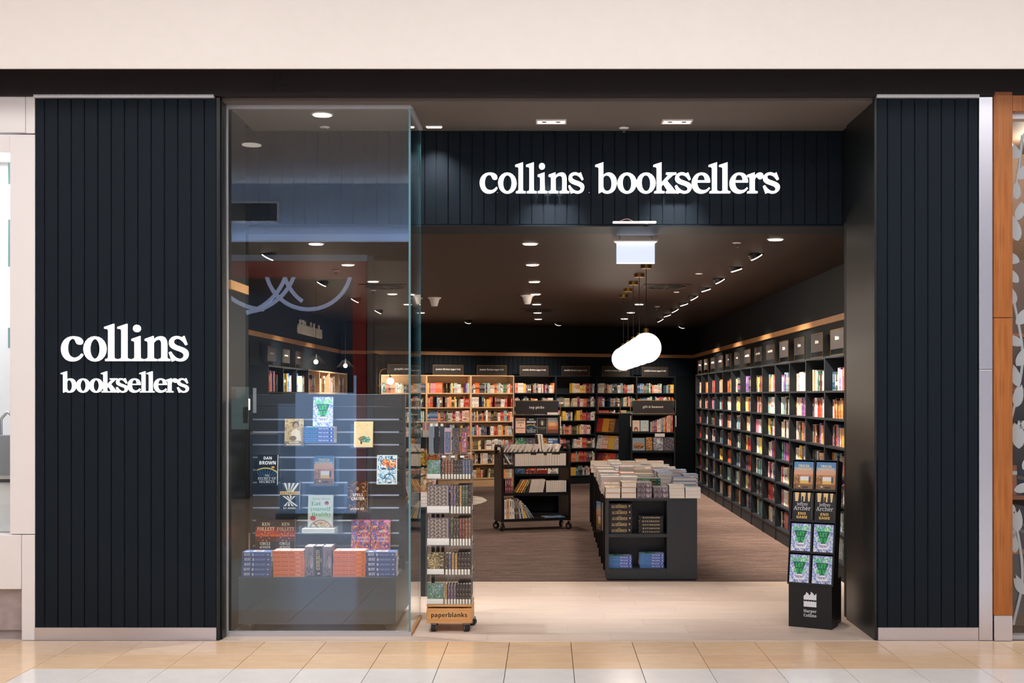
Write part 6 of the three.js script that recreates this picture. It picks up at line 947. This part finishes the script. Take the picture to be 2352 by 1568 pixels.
  // top: books lying on their fronts, edges up
  x = -0.43; for (let i = 0; i < 15; i++) { const th = rr(0.03, 0.055); if (i === 9 || i === 10) { book(W(x + 0.02, 1.046 + 0.115, 0.0), 'fore', 0.15, 0.23, 0.034, '#1c1c20', 'g5', `black paperback standing tall on the trolley top, ${i === 9 ? 'first' : 'second'} of the pair`, 'tall black pair on the trolley top', { turn: yaw, extra: [[0, 0, 1], 0.12] }); x += 0.04; continue; } if (x > 0.4) break; book(W(x + th / 2, 1.046 + 0.065 * 0.62, 0.05), 'lieTail', 0.125, 0.19, th * 0.62, pick(['pale', 'mauve', '#efe9e2', '#f2eee8']), 'g1', `pale paperback laid on the trolley top, ${ord(i)} along`, 'pale books on the trolley top', { turn: yaw + 0.02, extra: [[0, 0, 1], rr(0.9, 1.2)] }); x += th + 0.012; }
}
// ---------- island units ----------
function island(label, X, Z, yaw, w, signIdx, signLabel) {
  const t = thing('island_bookstand', label, 'book stand', [X, 0, Z], yaw);
  obj('side_panel', ext(-w / 2, -w / 2 + 0.02, 0, 1.5, -0.34, 0.04), M.shelfDark, t); obj('side_panel', ext(w / 2 - 0.02, w / 2, 0, 1.5, -0.34, 0.04), M.shelfDark, t); obj('top', ext(-w / 2, w / 2, 1.5, 1.52, -0.34, 0.04), M.shelfDark, t); obj('back_panel', ext(-w / 2, w / 2, 0.1, 1.5, -0.34, -0.32), M.shelfDark, t);
  obj('plinth', ext(-w / 2, w / 2, 0, 0.1, -0.33, 0.02), M.shelfDark, t);
  for (const y of [0.1, 0.37, 0.66, 0.955, 1.245]) { obj('shelf', ext(-w / 2 + 0.02, w / 2 - 0.02, y - 0.02, y, -0.32, 0.03), M.shelfDark, t); if (y > 0.5) obj('shelf_lip', ext(-w / 2 + 0.02, w / 2 - 0.02, y, y + 0.012, 0.026, 0.032), M.shelfDark, t); }
  for (const s of [-1, 1]) { const h = obj('end_handle', box(0.012, 0.17, 0.03, 0, 0, 0, 0.004), M.white, t); h.position.set(s * (w / 2 + 0.008), 1.41, 0.03); h.rotation.x = 0; }
  const fr = thing('hanging_sign', signLabel, 'sign', [X, 1.52, Z], yaw);
  obj('frame', frameGeo(w + 0.02, 0.21), M.brass, fr); const b = signBoard('board', w - 0.05, 0.19, 0.012, signIdx, fr); b.position.set(0, 0.105, 0.012);
}
island('black island bookstand under the top picks sign', -0.14, -8.66, 0, 0.67, 3, 'black top picks sign in a brass frame');
{
  const f = (i, y, cov, what) => book([-0.14 - 0.235 + i * 0.157, y + 0.117, -8.66 - 0.0], 'face', 0.152, 0.232, 0.03, cov, 'g5', `${what} facing out on the top picks stand`, null, { extra: [[1, 0, 0], -0.12] });
  f(0, 1.246, 'fortune', 'coral bordered mystery'); f(1, 1.246, 'secrets', 'black thriller with golden arcs'); f(2, 1.246, 'arch', 'black arch crime novel'); f(3, 1.246, 'dusk', 'dusky orange landscape novel');
  f(0, 0.956, 'green', 'dark green novel'); f(1, 0.956, 'night', 'dark mystery'); f(2, 0.956, 'amber', 'brown landscape novel'); f(3, 0.956, 'heather', 'blue portrait novel');
  f(0, 0.661, 'giants', 'navy history'); f(1, 0.661, 'ember', 'ember red novel'); f(2, 0.661, 'juice', 'red striped novel'); f(3, 0.661, 'portrait', 'pale portrait memoir');
  for (let i = 0; i < 3; i++) book([-0.3 + i * 0.2, 1.521 + 0.018, -8.78 + i * 0.02], 'lieTail', 0.153, 0.232, 0.035, pick(['pale', 'skyblue', 'silver']), 'g0', `book laid on the top picks stand roof, ${ord(i)} along`, 'books on the top picks stand', { turn: rr(-0.3, 0.3) });
}
island('black island bookstand under the gift and humour sign', 1.62, -9.55, 0, 0.67, 4, 'black gift and humour sign in a brass frame');
{
  const X = 1.62, Z = -9.55, f = (x, y, w, h, cov, what) => book([X + x, y + h / 2, Z], 'face', w, h, 0.02, cov, 'g0', `${what} facing out on the gift stand`, null, { extra: [[1, 0, 0], -0.12], hard: true });
  f(-0.26, 1.246, 0.115, 0.175, 'dog', 'peach gift book with a brown dog'); f(-0.13, 1.246, 0.125, 0.175, 'catbook', 'pale blue gift book with a cat');
  f(-0.22, 0.956, 0.19, 0.2, 'burger', 'grey cookbook with a burger'); f(-0.06, 0.956, 0.1, 0.21, 'amber', 'amber gift book'); f(0.08, 0.956, 0.15, 0.21, 'silver', 'silver fantasy book'); f(0.24, 0.956, 0.15, 0.21, 'night', 'dark floral book');
  let x = -0.045; ['g12', 'g4', 'g7', 'g9', 'g16', 'g0', 'g1', 'g0', 'g10', 'g7', 'g8', 'g16', 'g3', 'g0', 'g18', 'g15', 'g16', 'g3'].forEach((s, i) => { const th = rr(0.014, 0.024), h = 0.15 + i * 0.007; if (x + th > 0.31) return; book([X + x + th / 2, 1.246 + h / 2, Z - 0.03], 'spine', 0.14, h, th - 0.001, '#8a7d74', s, `${['grey', 'orange', 'blue', 'plum', 'maroon', 'cream', 'white', 'ivory', 'pink', 'sky blue', 'yellow', 'dark red', 'red', 'chalk', 'peach', 'tan', 'wine', 'scarlet'][i]} gift book spine on the gift stand`, null); x += th; });
  const pc = thing('price_card', 'white price card clipped to the gift stand shelf', 'card', [X + 0.1, 1.2, Z + 0.036]); obj('card', box(0.15, 0.05, 0.002, 0, 0, 0), M.card, pc); obj('clip', box(0.16, 0.008, 0.004, 0, 0.027, 0), M.acrylic, pc);
  // side rack of the gift stand, turned towards the aisle
  const rx = 0.98, rz = -10.12, yaw = -1.0;
  const t = thing('card_rack', 'black book rack angled beside the gift stand', 'rack', [rx, 0, rz], yaw);
  obj('side_panel', ext(-0.33, -0.31, 0, 1.5, -0.3, 0.04), M.shelfDark, t); obj('side_panel', ext(0.31, 0.33, 0, 1.5, -0.3, 0.04), M.shelfDark, t); obj('back_panel', ext(-0.31, 0.31, 0, 1.5, -0.3, -0.28), M.shelfDark, t); obj('top', ext(-0.33, 0.33, 1.5, 1.52, -0.3, 0.04), M.shelfDark, t);
  for (const y of [0.12, 0.4, 0.68, 0.955, 1.22]) obj('shelf', ext(-0.31, 0.31, y - 0.016, y, -0.28, 0.04), M.shelfDark, t);
  obj('sign_frame', frameGeo(0.6, 0.21).map((g) => g.translate(0, 1.52, 0)), M.brass, t);
  const c = ['#a82a22', '#e0a030', 'amber', '#2a2a2e', 'pale', 'fortune', '#d8b23c', 'mauve', '#6a2030', 'ember', '#c8462e', 'night'];
  [1.221, 0.956, 0.681].forEach((y, r) => { for (let i = 0; i < 4; i++) { const lx = -0.235 + i * 0.157, cv = c[(r * 4 + i) % 12], wx = rx + lx * Math.cos(yaw) + 0.0 * Math.sin(yaw), wz = rz - lx * Math.sin(yaw); book([wx, y + 0.11, wz], 'face', 0.15, 0.215, 0.02, cv, 'g3', `${['red', 'golden', 'amber', 'black', 'pale', 'coral', 'yellow', 'mauve', 'wine', 'ember', 'vermilion', 'dark floral'][(r * 4 + i) % 12]} gift book on the angled rack`, null, { turn: yaw, extra: [[1, 0, 0], -0.18], hard: true }); } });
}
// ---------- rug ----------
{
  const n = 14, s = new THREE.Shape(); for (let i = 0; i < n; i++) { const a = i / n * Math.PI * 2; s[i ? 'lineTo' : 'moveTo'](1.25 * Math.cos(a), 1.6 * Math.sin(a)); } s.closePath();
  const g = new THREE.ExtrudeGeometry(s, { depth: 0.012, bevelEnabled: false }); g.rotateX(-Math.PI / 2);
  const c = canvas(512, 512, (q) => { rect(q, '#ece4da', 0, 0, 512, 512); q.strokeStyle = '#8d8078'; q.lineWidth = 9; for (let i = 0; i < 22; i++) { q.beginPath(); for (let x = 0; x <= 512; x += 16) q.lineTo(x, i * 24 + 10 * Math.sin(x / 512 * Math.PI * 4 + i)); q.stroke(); } });
  const r = obj('rug', metreUV(g), std({ map: tex(c, 0.6, 0.6), roughness: 0.95 })); r.position.set(-2.25, 0.003, -11.75); tag(r, 'cream many sided rug with wavy grey lines on the carpet', 'rug');
}
renderer.render(scene, camera);
